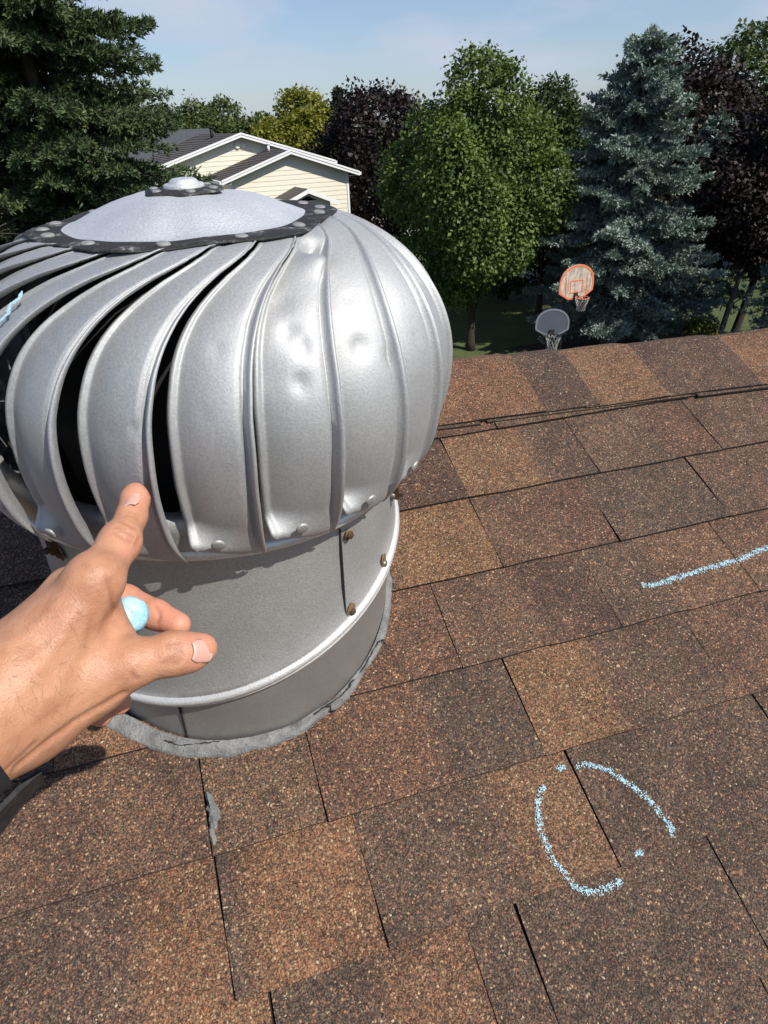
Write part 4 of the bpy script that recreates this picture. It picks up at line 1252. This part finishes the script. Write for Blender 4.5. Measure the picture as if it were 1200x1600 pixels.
# long dark roof behind with its ridge across
m = MB()
m.add([(-9, 12, .22), (-.6, 12, .22), (-.6, 7.9, -1.35), (-9, 7.9, -1.35), (-9, 16, -1.2), (-.6, 16, -1.2)], [(0, 3, 2, 1), (0, 1, 5, 4), (1, 2, 5)])
m.add([(x, y, z - .1) for x, y, z in [(-9, 12, .22), (-.6, 12, .22), (-.6, 7.9, -1.35), (-9, 7.9, -1.35), (-9, 16, -1.2), (-.6, 16, -1.2)]], [(1, 2, 3, 0), (4, 5, 1, 0), (5, 2, 1)])
recalc(m.build('roof_slope', M_NROOF2, chouse))
m = MB(); m.box((-4.8, 12, (Z0 - 1.3) / 2), (8.2, 7.4, -1.3 - Z0)); m.build('wall', M_CREAM, chouse)
# vents on the roofs
for (x, y, z, h, r_) in ((-2.0, 6.0, -.35, .6, .09), (-.25, 2.2, -.84, .32, .06)):
    m = MB(); m.tube([(x, y, z), (x, y, z + h)], r_, 10); m.tube([(x, y, z + h - .02), (x, y, z + h + .06)], r_ * 1.35, 10)
    m.build('vent_pipe', M_DARK if h > .4 else M_WHITE, chouse, True)
# round gable vents high on the rear gable
for x in (-1.55, -1.25):
    m = MB(); M_ = Matrix.Translation((x, 2.96, -.52)) @ Matrix.Rotation(pi / 2, 4, 'X')
    m.lathe([(.0, .05), (.12, .05), (.15, .03), (.15, 0)], 14, (0, 0, 0), M_); m.build('gable_vent', M_CREAM, chouse)
# little gabled dormer over the entry, lower down
m = MB()
m.prism([(-.95, -3.6), (1.25, -3.6), (1.25, -2.78), (.15, -2.34), (-.95, -2.78)], 1.55)
m.v = [(x, y - 1.62, z) for x, y, z in m.v]; pd = m.build('porch_wall', M_CREAM, chouse)
for sg in (-1, 1):
    m = MB(); x0, z0_, x1, z1 = .15, -2.24, .15 + sg * 1.45, -2.82
    V = [(x0, -1.85, z0_), (x1, -1.85, z1), (x1, -.04, z1), (x0, -.04, z0_)]
    m.add(V + [(x, y, z - .08) for x, y, z in V], [(0, 1, 2, 3), (7, 6, 5, 4), (0, 4, 5, 1), (1, 5, 6, 2)])
    recalc(m.build('porch_roof', M_NROOF, chouse))
    m = MB(); P = [(x0, z0_ - .0), (x0, z0_ - .17), (x1, z1 - .17), (x1, z1)]
    m.add([(x, -1.89, z) for x, z in P] + [(x, -1.855, z) for x, z in P], [(0, 1, 2, 3), (7, 6, 5, 4), (0, 4, 5, 1), (1, 5, 6, 2), (2, 6, 7, 3), (3, 7, 4, 0)])
    recalc(m.build('porch_rake', M_WHITE, chouse))
m = MB(); m.prism([(-.30, -2.72), (.60, -2.72), (.15, -2.54)], .03); m.v = [(x, y - 1.66, z) for x, y, z in m.v]; m.build('porch_window', M_PANE, chouse)
# windows on the front wall below, mostly hidden by the vent
for x in (-1.5, 1.55):
    f = MB(); f.box((x, -.05, -4.1), (1.1, .08, 1.35)); fo = f.build('window', M_WHITE, chouse)
    f = MB(); f.box((x, -.07, -4.1), (.94, .06, 1.18)); f.build('pane', M_PANE, fo)

# a lower, farther building with a grey roof
ghouse = empty('low_grey_roofed_house'); tag(ghouse, 'low house with pale grey roof seen right of the cream house', 'house')
gx, gy = polar(17.2, 57); ghouse.matrix_world = hframe(gx, gy)
m = MB()
V = [(-4.2, -3.2, -6.5), (4.6, -3.2, -6.5), (4.6, 0, -4.98), (-4.2, 0, -4.98), (-4.2, 3.2, -6.5), (4.6, 3.2, -6.5)]
m.add(V, [(0, 1, 2, 3), (3, 2, 5, 4)]); m.add([(x, y, z - .15) for x, y, z in V], [(3, 2, 1, 0), (4, 5, 2, 3)]); m.add([V[0], V[1], (4.6, -3.2, -6.65), (-4.2, -3.2, -6.65)], [(0, 3, 2, 1)])
recalc(m.build('roof', M_GREYROOF, ghouse))
m = MB(); m.box((.9, 0, -5.0), (2.6, .3, .12)); m.build('ridge_vent', M_GREYROOF, ghouse)
m = MB(); m.prism([(-2.9, Z0), (2.9, Z0), (2.9, -6.4), (0, -5.1), (-2.9, -6.4)], 8.4, Matrix.Translation((-4.0, 0, 0)) @ Matrix.Rotation(-pi / 2, 4, 'Z')); m.build('wall', M_SOFFIT, ghouse)
# pale house glimpsed past the forked trunk
whouse = empty('pale_house'); tag(whouse, 'pale house glimpsed low between trunks at the right edge', 'house')
px_, py_ = polar(45.4, 62); whouse.location = (px_, py_, GROUND_Z)
m = MB(); m.prism([(-4, 0), (4, 0), (4, 2.7), (0, 4.2), (-4, 2.7)], 8, Matrix.Rotation(radians(-40), 4, 'Z')); m.build('wall', M_WHITE, whouse)
m = MB()
for sg in (-1, 1):
    V = [(0, -.4, 4.34), (sg * 4.5, -.4, 2.65), (sg * 4.5, 8.4, 2.65), (0, 8.4, 4.34)]
    M_ = Matrix.Rotation(radians(-40), 4, 'Z'); V = [M_ @ Vector(p) for p in V]
    m.add(V + [p - Vector((0, 0, .12)) for p in V], [(0, 1, 2, 3), (7, 6, 5, 4), (0, 4, 5, 1), (1, 5, 6, 2)])
recalc(m.build('roof', M_NROOF, whouse))
m = MB(); m.box((1.2, -.03, 1.4), (1.0, .08, 1.2), Matrix.Rotation(radians(-40), 4, 'Z')); m.build('window', M_PANE, whouse)

# ------------------------------------------------------------------ basketball hoops
n = N('weathered_backboard'); co = n.coord()
a = n.noise(co, 6, 6, .7); mp = n.new('ShaderNodeMapping'); mp.inputs['Scale'].default_value = (14, 14, 1.6); n.link(co, mp.inputs['Vector'])
b_ = n.noise(mp.outputs[0], 1.0, 4, .6)
n.base(n.ramp(n.math('MULTIPLY_ADD', a.outputs['Fac'], .45, n.math('MULTIPLY', b_.outputs['Fac'], .55)), [(.38, (.24, .17, .135)), (.50, (.50, .41, .335)), (.62, (.64, .56, .47))])); n.setp(Roughness=.7); M_BOARD = n.m
M_ORANGE = plain('faded_orange_paint', (.70, .20, .085), .6, 0, .25, 8)
M_GREYB = plain('blue_grey_backboard', (.10, .112, .14), .5, 0, .15, 5)
M_GREYB2 = plain('grey_backboard_edge', (.22, .235, .26), .5, 0, .1, 5)
M_NET = plain('old_white_net', (.36, .355, .33), .9, 0, .2, 30)
M_POLE = plain('black_pole', (.03, .03, .033), .5, .3, .2, 5)
def fan(w, h, n_=18, wb=.80):
    """backboard outline in xz: flat narrowed bottom, sloped lower corners, domed top"""
    P = [(-w * .5 * .42, 0), (w * .5 * .42, 0), (w * .5 * .97, h * .20), (w * .5, h * .30)]
    for i in range(n_ + 1):
        t = pi * i / n_; P.append((w * .5 * cos(t), h * .42 + h * .58 * sin(t) ** .85))
    P.append((-w * .5, h * .30)); P.append((-w * .5 * .97, h * .20))
    return P
def hoop(label, az, d, zbot, yaw, w, h, mface, medge, mline, pole_h, rimc, net_long, tilt=0):
    t = empty('basketball_hoop'); tag(t, label, 'basketball hoop', 'basketball hoops under the trees')
    x, y = polar(az, d); t.location = (x, y, zbot); t.rotation_euler = (radians(tilt), 0, radians(yaw))      # local -y faces the court
    m = MB(); m.prism(fan(w, h), .035); bo = m.build('backboard', mface, t)
    # raised border
    P = fan(w * .995, h * .995); c = (0, h * .46); Q = [(c[0] + (px - c[0]) * .90, c[1] + (pz - c[1]) * .89) for px, pz in P]
    m = MB(); k = len(P)
    V = [(px, -.008, pz + .002) for px, pz in P] + [(px, -.008, pz) for px, pz in Q] + [(px, .002, pz + .002) for px, pz in P] + [(px, .002, pz) for px, pz in Q]
    F = []
    for i in range(k):
        j = (i + 1) % k
        F += [(i, j, k + j, k + i), (k + i, k + j, 3 * k + j, 3 * k + i), (i, 2 * k + i, 2 * k + j, j)]
    m.add(V, F); recalc(m.build('border', medge, bo))
    if mline:
        m = MB(); s_ = w * .17
        for (cx, cz, sx, sz) in ((-s_, h * .36, .035, h * .34), (s_, h * .36, .035, h * .34), (0, h * .54, 2 * s_ + .03, .04), (0, h * .20, 2 * s_ + .03, .035)):
            m.box((cx, -.005, cz), (sx, .008, sz))
        for sg in (-1, 1): m.box((sg * w * .30, -.005, h * .36), (.03, .0075, h * .50))
        m.build('target_square', mline, bo)
    # rim, bracket and net
    rc = Vector((0, -.15 - .225, h * .10)); R_ = .225
    m = MB(); pts = [rc + Vector((R_ * cos(2 * pi * i / 24), R_ * sin(2 * pi * i / 24), 0)) for i in range(25)]
    m.tube(pts, .014, 6, cap=False)
    ri = m.build('rim', rimc, t, True)
    m = MB(); m.box((0, -.08, h * .10 - .01), (.14, .17, .05)); m.box((0, -.012, h * .12), (.16, .02, .16)); m.build('rim_bracket', M_POLE, ri)
    m = MB(); nn = 12; L = net_long
    rows = [(0, R_), (.28, R_ * .86), (.55, R_ * .70), (.80, R_ * .60), (1.0, R_ * .62)]
    for q in range(len(rows) - 1):
        for i in range(nn):
            for sgn in (-1, 1):
                a0 = 2 * pi * (i + (q % 2) * .5) / nn; a1 = a0 + sgn * pi / nn
                (t0, r0), (t1, r1) = rows[q], rows[q + 1]
                m.tube([rc + Vector((r0 * cos(a0), r0 * sin(a0), -t0 * L)), rc + Vector((r1 * cos(a1), r1 * sin(a1), -t1 * L))], .011, 3, cap=False)
    m.build('net', M_NET, ri)
    # pole and arms behind
    m = MB(); base_z = GROUND_Z - zbot
    m.tube([(0, .62, base_z), (0, .62, h * .62)], .055, 10); po = m.build('pole', M_POLE, t, True)
    m = MB()
    for zz in (h * .30, h * .58):
        for sx in (-.13, .13): m.tube([(sx * .6, .62, zz - .12), (sx, .03, zz)], .018, 6)
    m.build('support_arm', M_POLE, po)
    m = MB(); m.box((0, .62, base_z + .07), (.75, 1.0, .14)); m.build('base', M_POLE, t)
    return t
hoop('basketball hoop with faded orange rimmed weathered fan backboard, the higher one', 32.6, 24.2, -5.16, 4, 1.38, 1.12, M_BOARD, M_ORANGE, M_ORANGE, 3, M_ORANGE, .42)
hoop('basketball hoop with dark blue grey backboard half in shade, the lower one', 31.0, 21.2, -5.58, -22, 1.02, .80, M_GREYB, M_GREYB2, None, 2.6, M_POLE, .45)

# ------------------------------------------------------------------ the pointing hand
def cp(x, y, z):
    """surveyed point: direction read off the photograph, z metres along the viewing axis"""
    return np.array(CAM_POS) + (np.array(CR) * (x - 600) / 1050 + np.array(CD) * (y - 800) / 1050 + np.array(CF)) * z
# tapered capsules (a, b, radius a, radius b, blend)
CAPS = []
def seg(a, b, ra, rb, k=.006): CAPS.append((cp(*a), cp(*b), ra, rb, k))
# forearm and wrist
seg((-520, 1480, .235), (-190, 1225, .272), .0300, .0275, .012)
seg((-190, 1225, .272), (20, 1085, .318), .0275, .0245, .012)
seg((-150, 1225, .285), (40, 1118, .325), .0240, .0210, .012)
# metacarpals and palm
seg((20, 1085, .318), (148, 908, .334), .0230, .0125, .012)
seg((15, 1060, .322), (112, 925, .346), .0220, .0125, .012)
seg((10, 1060, .328), (82, 962, .358), .0200, .0120, .012)
seg((20, 1085, .332), (66, 1015, .366), .0190, .0115, .012)
seg((60, 1060, .345), (140, 965, .357), .0200, .0170, .012)
seg((40, 1115, .328), (140, 1062, .338), .0230, .0175, .012)
seg((140, 1062, .338), (205, 1036, .340), .0175, .0122, .009)
seg((136, 1012, .342), (180, 1006, .350), .0160, .0105, .010)          # web between thumb and index
seg((152, 940, .345), (168, 985, .350), .0105, .0085, .009)
# thumb
seg((205, 1036, .340), (268, 1022, .347), .0122, .0098, .005)
seg((268, 1022, .347), (298, 1019, .351), .0100, .0100, .004)
seg((298, 1019, .351), (316, 1013, .354), .0098, .0080, .003)
# index finger
seg((148, 908, .334), (187, 848, .357), .0122, .0097, .008)
seg((187, 848, .357), (206, 806, .371), .0094, .0082, .004)
seg((206, 806, .371), (211, 780, .379), .0081, .0077, .003)
seg((211, 780, .379), (211.5, 771, .3825), .0079, .0064, .003)
# middle finger, curled behind the chalk, pad towards us
seg((112, 925, .346), (128, 930, .405), .0118, .0100, .006)
seg((128, 930, .405), (196, 938, .415), .0098, .0094, .005)
seg((196, 938, .415), (244, 961, .405), .0094, .0090, .004)
seg((244, 961, .405), (279, 976, .398), .0089, .0074, .003)
# ring and little finger, only their tips show below the palm
seg((82, 962, .358), (78, 990, .412), .0114, .0098, .006)
seg((78, 990, .412), (140, 1062, .402), .0096, .0088, .004)
seg((140, 1062, .402), (186, 1098, .386), .0086, .0070, .003)
seg((66, 1015, .366), (62, 1050, .405), .0104, .0090, .006)
seg((62, 1050, .405), (112, 1102, .395), .0086, .0080, .004)
seg((112, 1102, .395), (158, 1118, .384), .0078, .0064, .003)
# knuckle swellings
for a, r in (((146, 906, .3315), .0122), ((188, 846, .3555), .0097), ((270, 1021, .346), .0103), ((22, 1052, .310), .0150)):
    CAPS.append((cp(*a), cp(*a) + 1e-4, r, r, .006))

def sdf(Pts):
    d = np.full(len(Pts), 1e3)
    for a, b, ra, rb, k in CAPS:
        ab = b - a; L2 = ab @ ab
        t = np.clip(((Pts - a) @ ab) / L2, 0, 1)
        e = np.linalg.norm(Pts - (a + t[:, None] * ab), axis=1) - (ra + (rb - ra) * t)
        h = np.clip(.5 + .5 * (d - e) / k, 0, 1)
        d = d * (1 - h) + e * h - k * h * (1 - h)
    return d
def surface_nets(lo, hi, st):
    n3 = np.ceil((hi - lo) / st).astype(int) + 1
    # coarse pass, then only the cells near the skin
    cs = 4; nc3 = n3 // cs + 2
    gi = np.stack(np.meshgrid(*[np.arange(k) for k in nc3], indexing='ij'), -1).reshape(-1, 3)
    dc = sdf(lo + gi * st * cs).reshape(nc3)
    big = np.repeat(np.repeat(np.repeat(dc, cs, 0), cs, 1), cs, 2)[:n3[0], :n3[1], :n3[2]]
    D = big.copy()
    near = np.abs(big) < st * cs * 2.2
    idx = np.argwhere(near)
    D[near] = sdf(lo + idx * st)
    ins = D < 0
    c = [ins[i:n3[0] - 1 + i, j:n3[1] - 1 + j, k:n3[2] - 1 + k] for i in (0, 1) for j in (0, 1) for k in (0, 1)]
    cnt_ = sum(x.astype(np.int8) for x in c)
    act = (cnt_ > 0) & (cnt_ < 8)
    cells = np.argwhere(act); vid = np.full(act.shape, -1, dtype=np.int64); vid[act] = np.arange(len(cells))
    acc_ = np.zeros((len(cells), 3)); cn = np.zeros(len(cells))
    offs = np.array([(i, j, k) for i in (0, 1) for j in (0, 1) for k in (0, 1)])
    for p in range(8):
        for q in range(p + 1, 8):
            if np.abs(offs[p] - offs[q]).sum() != 1: continue
            A = cells + offs[p]; B = cells + offs[q]
            da = D[A[:, 0], A[:, 1], A[:, 2]]; db = D[B[:, 0], B[:, 1], B[:, 2]]
            x = (da < 0) != (db < 0)
            t = np.where(x, da / np.where(np.abs(da - db) < 1e-12, 1, da - db), 0)[:, None]
            acc_ += np.where(x[:, None], A + (B - A) * t, 0); cn += x
    V = lo + acc_ / cn[:, None] * st
    F = []
    for ax in range(3):
        b_, c_ = (ax + 1) % 3, (ax + 2) % 3
        e0 = ins; sh = [slice(None)] * 3; sh[ax] = slice(0, -1); s1 = [slice(None)] * 3; s1[ax] = slice(1, None)
        chg = e0[tuple(sh)] != e0[tuple(s1)]
        E_ = np.argwhere(chg)
        E_ = E_[(E_[:, b_] > 0) & (E_[:, c_] > 0) & (E_[:, b_] < n3[b_] - 1) & (E_[:, c_] < n3[c_] - 1)]
        ub = np.zeros(3, int); ub[b_] = 1; uc = np.zeros(3, int); uc[c_] = 1
        q = [E_ - ub - uc, E_ - uc, E_, E_ - ub]
        f = np.stack([vid[x[:, 0], x[:, 1], x[:, 2]] for x in q], 1)
        flip = ins[E_[:, 0], E_[:, 1], E_[:, 2]]
        f[~flip] = f[~flip][:, ::-1]
        F.append(f)
    return V, np.concatenate(F)
pts = np.array([c_[0] for c_ in CAPS] + [c_[1] for c_ in CAPS])
lo, hi = pts.min(0) - .036, pts.max(0) + .036
HV, HF = surface_nets(lo, hi, .00135)
# two smoothing passes over the grid facets
for it in range(3):
    s_ = np.zeros_like(HV); k_ = np.zeros(len(HV))
    for i in range(4):
        a_, b_ = HF[:, i], HF[:, (i + 1) % 4]
        np.add.at(s_, a_, HV[b_]); np.add.at(k_, a_, 1); np.add.at(s_, b_, HV[a_]); np.add.at(k_, b_, 1)
    HV = HV * .4 + .6 * s_ / k_[:, None]
# vertex normals
fn = np.cross(HV[HF[:, 2]] - HV[HF[:, 0]], HV[HF[:, 3]] - HV[HF[:, 1]])
HN = np.zeros_like(HV)
for i in range(4): np.add.at(HN, HF[:, i], fn)
HN = unit(HN)
if (HN * (HV - HV.mean(0))).sum() < 0: HN = -HN; HF = HF[:, ::-1].copy()
crease = np.zeros(len(HV))
def skin_hit(x, y):
    """nearest skin vertex along a viewing direction"""
    d = unit(cp(x, y, 1.) - np.array(CAM_POS)); r = HV - np.array(CAM_POS); t = r @ d
    off = np.linalg.norm(r - t[:, None] * d, axis=1)
    k = np.where(off < .0012)[0]
    if not len(k): k = np.argsort(off)[:3]
    i = k[np.argmin(t[k])]; return HV[i], HN[i]
def crease_line(pts, w, depth):
    """wrinkle along a short polyline"""
    global HV
    Q_ = []
    for p, q in zip(pts[:-1], pts[1:]):
        for k in range(6): Q_.append((p[0] + (q[0] - p[0]) * k / 6, p[1] + (q[1] - p[1]) * k / 6))
    Q_.append(pts[-1][:2])
    P_ = np.array([skin_hit(*p)[0] for p in Q_])
    for _ in range(2): P_[1:-1] = (P_[:-2] + P_[1:-1] * 2 + P_[2:]) / 4
    best = np.full(len(HV), 9.)
    for a_, b_ in zip(P_[:-1], P_[1:]):
        ab = b_ - a_; t = np.clip(((HV - a_) @ ab) / (ab @ ab), 0, 1); best = np.minimum(best, np.linalg.norm(HV - (a_ + t[:, None] * ab), axis=1))
    g = np.exp(-(best / w) ** 2)
    crease[:] = np.maximum(crease, g * max(0, min(1, depth / .0006)))
    HV = HV - HN * (g * depth)[:, None]
# thumb knuckle wrinkles, finger joint folds, the fold at the base of the thumb and at the wrist
for k in range(5):
    x = 262 + 5.5 * k
    crease_line([(x - 4, 1003 - k), (x + 1, 1012), (x + 1, 1026), (x - 5, 1040)], .0012, .0006)
for k in range(3):
    crease_line([(176 + 5 * k, 830 - 9 * k), (190 + 4 * k, 836 - 10 * k), (207 + 3 * k, 847 - 11 * k)], .0013, .0006)
crease_line([(214, 852), (221, 838)], .0013, .0006)
for k in range(2):
    crease_line([(196 + 3 * k, 803 - 6 * k), (206 + 2 * k, 804 - 6 * k), (218, 809 - 6 * k)], .0011, .0005)
crease_line([(244, 945), (248, 958), (244, 975)], .0012, .0007)
crease_line([(196, 1086), (160, 1106), (100, 1143), (30, 1200)], .0022, .0014)
crease_line([(60, 1160), (30, 1190), (12, 1206)], .0016, .0008)
crease_line([(205, 1056), (213, 1064)], .0013, .0009)
crease_line([(172, 905), (178, 930), (180, 960)], .0016, .0008)
for (x0, y0, x1, y1) in ((150, 905, 128, 880), (60, 985, 105, 925), (30, 1030, 90, 985), (120, 1090, 60, 1130)):     # faint skin folds
    crease_line([(x0, y0), ((x0 + x1) / 2 + 3, (y0 + y1) / 2), (x1, y1)], .0016, .00025)
for pts_ in ([(40, 1075), (80, 1020), (120, 955)], [(80, 1090), (120, 1030), (140, 960)], [(20, 1000), (60, 975), (100, 930)]):      # veins and tendons stand up a little
    crease_line(pts_, .0034, -.0007)
crease = np.clip(crease, 0, 1)
# colour: pinker at tips, joints and pads
pink = np.zeros(len(HV))
for p, w, a_ in (((212, 775, .378), .012, .8), ((318, 1013, .352), .013, .7), ((262, 968, .398), .022, 1.), ((188, 846, .353), .010, .35), ((186, 1098, .384), .012, 1.), ((150, 1112, .384), .013, .7), ((205, 930, .41), .02, .9), ((205, 870, .350), .014, .5), ((268, 1022, .340), .010, .15), ((200, 905, .345), .012, .5)):
    pink = np.maximum(pink, a_ * np.exp(-((HV - cp(*p)) ** 2).sum(1) / w ** 2))
n = N('tanned_skin'); co = n.coord()
ap = n.new('ShaderNodeAttribute', attribute_name='pink'); ac = n.new('ShaderNodeAttribute', attribute_name='crease')
a = n.noise(co, 38, 5, .6); b_ = n.noise(co, 900, 2, .6); vv = n.new('ShaderNodeTexVoronoi'); vv.inputs['Scale'].default_value = 950; n.link(co, vv.inputs['Vector'])
m_ = n.noise(co, 140, 4, .65)
c = n.ramp(n.math('MULTIPLY_ADD', a.outputs['Fac'], .6, n.math('MULTIPLY', m_.outputs['Fac'], .4)), [(.30, (.36, .165, .090)), (.5, (.46, .228, .132)), (.7, (.54, .29, .178))])
c = n.mix(n.math('MULTIPLY', ap.outputs['Fac'], .85), c, (.62, .26, .175))
c = n.mix(n.math('MULTIPLY', ac.outputs['Fac'], .45), c, (.27, .105, .055))
n.base(c)
n.setp(Roughness=.50); n.b.inputs['Subsurface Weight'].default_value = .18; n.b.inputs['Subsurface Radius'].default_value = (.9, .35, .18); n.b.inputs['Subsurface Scale'].default_value = .004
n.b.inputs['Specular IOR Level'].default_value = .4
n.normal(n.bump(vv.outputs['Distance'], .4, .0004, n.bump(m_.outputs['Fac'], .4, .0010))); M_SKIN = n.m
person = mk('person', HV, HF, M_SKIN, None, True, attrs={'pink': ('POINT', 'FLOAT', pink), 'crease': ('POINT', 'FLOAT', crease)})
tag(person, 'bare left hand and wrist from a black sleeve, index finger pointing at the vent', 'person')
person_parts = []

# fingernails: curved plates on the thumb and index tip
n = N('fingernail'); co = n.coord()
at = n.new('ShaderNodeAttribute', attribute_name='free')
n.base(n.ramp(at.outputs['Fac'], [(0, (.60, .38, .31)), (.16, (.60, .33, .26)), (.86, (.62, .35, .28)), (.94, (.72, .58, .49)), (1, (.74, .64, .55))])); n.setp(Roughness=.32); M_NAIL = n.m
def nail(root, tip, face, half, lift, curve, rad):
    """nail lying on the finger from its root to its free end; face = direction it faces; rad = finger radius"""
    root, tip = np.array(root), np.array(tip); y_ = unit(tip - root); f_ = unit(face - y_ * (face @ y_)); x_ = np.cross(y_, f_); L = np.linalg.norm(tip - root)
    nu, nv = 11, 11; V = []; fr = []
    for j in range(nv):
        t = j / (nv - 1)
        w = half * min(1, .62 + 1.6 * t, (max(0, 1 - ((t - .72) / .31) ** 2) ** .5 if t > .72 else 1) + .12)
        for i in range(nu):
            s_ = -1 + 2 * i / (nu - 1); ang = s_ * w / rad
            V.append(root + y_ * (L * t - .0006 * s_ * s_ * (1 - t)) + x_ * rad * sin(ang) + f_ * (rad * cos(ang) - rad + lift - curve * t * t))
            fr.append(t)
    F = [(j * nu + i, j * nu + i + 1, (j + 1) * nu + i + 1, (j + 1) * nu + i) for j in range(nv - 1) for i in range(nu - 1)]
    o = mk('fingernail', V, F, M_NAIL, person, True, attrs={'free': ('POINT', 'FLOAT', fr)})
    md = o.modifiers.new('thickness', 'SOLIDIFY'); md.thickness = .0006; md.offset = 0
    return o
p0, n0 = skin_hit(303, 1019); p1, n1 = skin_hit(326, 1014)
nail(p0 + n0 * .0001, p1 + unit(p1 - p0) * .0042, unit(n0 * .8 + n1 * .2), .0066, .0008, .0022, .0088)
p0, n0 = skin_hit(201, 789); p1, n1 = skin_hit(204, 772)
nail(p0 + n0 * .0001, p1 + unit(p1 - p0) * .0012, unit(n0 * .7 + n1 * .3 - np.array(CR) * .3), .0048, .0007, .0014, .0070)

# fine dark hairs on the back of the hand
hr = random.Random(4); V = []; F = []
for k in range(70):
    x, y = hr.uniform(5, 135), hr.uniform(930, 1130)
    p, nn = skin_hit(x, y)
    if nn @ np.array(CF) > -.2: continue
    d = unit(np.array(CR) * hr.uniform(-.3, .9) + np.array(CD) * hr.uniform(-.6, .7)); d = unit(d - nn * (d @ nn))
    L = hr.uniform(.003, .0075); bend = unit(np.cross(nn, d)) * hr.uniform(-.25, .25)
    b0 = len(V); sd_ = np.cross(nn, d) * .000045
    for t, lift in ((0, -.0002), (.35, .0008), (.7, .0011), (1, .0007)):
        c_ = p + d * L * t + bend * L * t * t + nn * lift; w_ = 1 - .75 * t
        V += [c_ - sd_ * w_, c_ + sd_ * w_]
    for i in range(3): F.append((b0 + 2 * i, b0 + 2 * i + 1, b0 + 2 * i + 3, b0 + 2 * i + 2))
M_HAIR = plain('dark_brown_hair', (.10, .055, .032), .6)
o = mk('arm_hair', V, F, M_HAIR, person); o['kind'] = 'stuff'

# black sleeve round the forearm with a hanging cuff tab
n = N('black_cloth'); co = n.coord()
a = n.noise(co, 60, 4, .6); b_ = n.noise(co, 1400, 2, .5)
n.base(n.ramp(a.outputs['Fac'], [(.3, (.006, .0065, .007)), (.7, (.014, .015, .017))])); n.setp(Roughness=.85); n.normal(n.bump(b_.outputs['Fac'], .6, .0006, n.bump(a.outputs['Fac'], .8, .003))); M_CLOTH = n.m
ctr = [cp(-52, 1142, .299), cp(-82, 1163, .294), cp(-120, 1195, .287), cp(-220, 1265, .268), cp(-340, 1350, .252), cp(-470, 1445, .24)]
V = []; F = []; ns = 36
axd = unit(ctr[0] - ctr[-1]); ux = unit(np.cross(axd, np.array(CF))); uy = np.cross(axd, ux)
for j, c_ in enumerate(ctr):
    for i in range(ns):
        t = 2 * pi * i / ns
        r_ = (.0315, .0325, .034, .036, .037, .038)[j] * (1 + .02 * sin(3 * t + j) + .015 * sin(7 * t + 2 * j))
        V.append(c_ + (ux * cos(t) + uy * sin(t)) * r_)
for j in range(len(ctr) - 1):
    for i in range(ns): F.append((j * ns + i, j * ns + (i + 1) % ns, (j + 1) * ns + (i + 1) % ns, (j + 1) * ns + i))
F.append(tuple((len(ctr) - 1) * ns + i for i in range(ns)))
sl = mk('sleeve', V, F, M_CLOTH, person, True)
md = sl.modifiers.new('thickness', 'SOLIDIFY'); md.thickness = .0022; md.offset = 1
n = N('dark_grey_webbing'); co = n.coord(); a = n.noise(co, 300, 3)
n.base(n.ramp(a.outputs['Fac'], [(.35, (.008, .0085, .009)), (.7, (.028, .029, .030))])); n.setp(Roughness=.6); M_WEB = n.m
mb = MB()
A = [cp(62, 1204, .352), cp(30, 1232, .345), cp(-5, 1268, .338), cp(-60, 1325, .326)]
B = [cp(67, 1219, .362), cp(34, 1254, .357), cp(2, 1296, .350), cp(-45, 1362, .338)]
for i in range(3):
    q = [A[i], A[i + 1], B[i + 1], B[i]]; nn = unit(np.cross(q[1] - q[0], q[3] - q[0])) * .0014
    mb.add([tuple(p + nn) for p in q] + [tuple(p - nn) for p in q], [(0, 1, 2, 3), (7, 6, 5, 4), (0, 4, 5, 1), (2, 6, 7, 3)] + ([(0, 3, 7, 4)] if i == 0 else []) + ([(1, 5, 6, 2)] if i == 2 else []))
recalc(mb.build('cuff_tab', M_WEB, person))
mb = MB(); mb.tube([tuple(cp(61, 1216, .3625)), tuple(cp(34, 1255, .3575)), tuple(cp(2, 1297, .3505)), tuple(cp(-45, 1363, .3385))], .0016, 6)
mb.build('tab_piping', plain('brown_binding', (.075, .052, .040), .7), person, True)

# stick of blue chalk pinched between thumb and middle finger
ca, cb = cp(206, 958, .366), cp(150, 1000, .440)
ax_ = unit(cb - ca); q0 = Vector(ax_).to_track_quat('Z', 'Y').to_matrix().to_4x4(); q0.translation = Vector(ca)
mb = MB(); prof = [(.0001, -.0010), (.0040, -.0009), (.0078, -.0003), (.0088, .0004), (.0098, .0022), (.0104, .0050), (.0105, .02), (.0104, .05), (.0096, .053), (.0001, .0545)]
mb.lathe(prof, 28, (0, 0, 0), q0)
cr_ = random.Random(8)
mb.v = [(x + cr_.uniform(-.00035, .00035), y + cr_.uniform(-.00035, .00035), z + cr_.uniform(-.00035, .00035)) for x, y, z in mb.v]
n = N('sky_blue_chalk'); co = n.coord(); a = n.noise(co, 160, 4, .7); b_ = n.noise(co, 700, 3, .7)
n.base(n.ramp(a.outputs['Fac'], [(.32, (.19, .42, .53)), (.52, (.33, .58, .68)), (.70, (.58, .76, .82))])); n.setp(Roughness=.95); n.normal(n.bump(b_.outputs['Fac'], .7, .0008, n.bump(a.outputs['Fac'], .7, .0012)))
ch = autosmooth(mb.build('chalk_stick', n.m), 50)
tag(ch, 'pale blue stick of chalk held between thumb and curled middle finger', 'chalk')
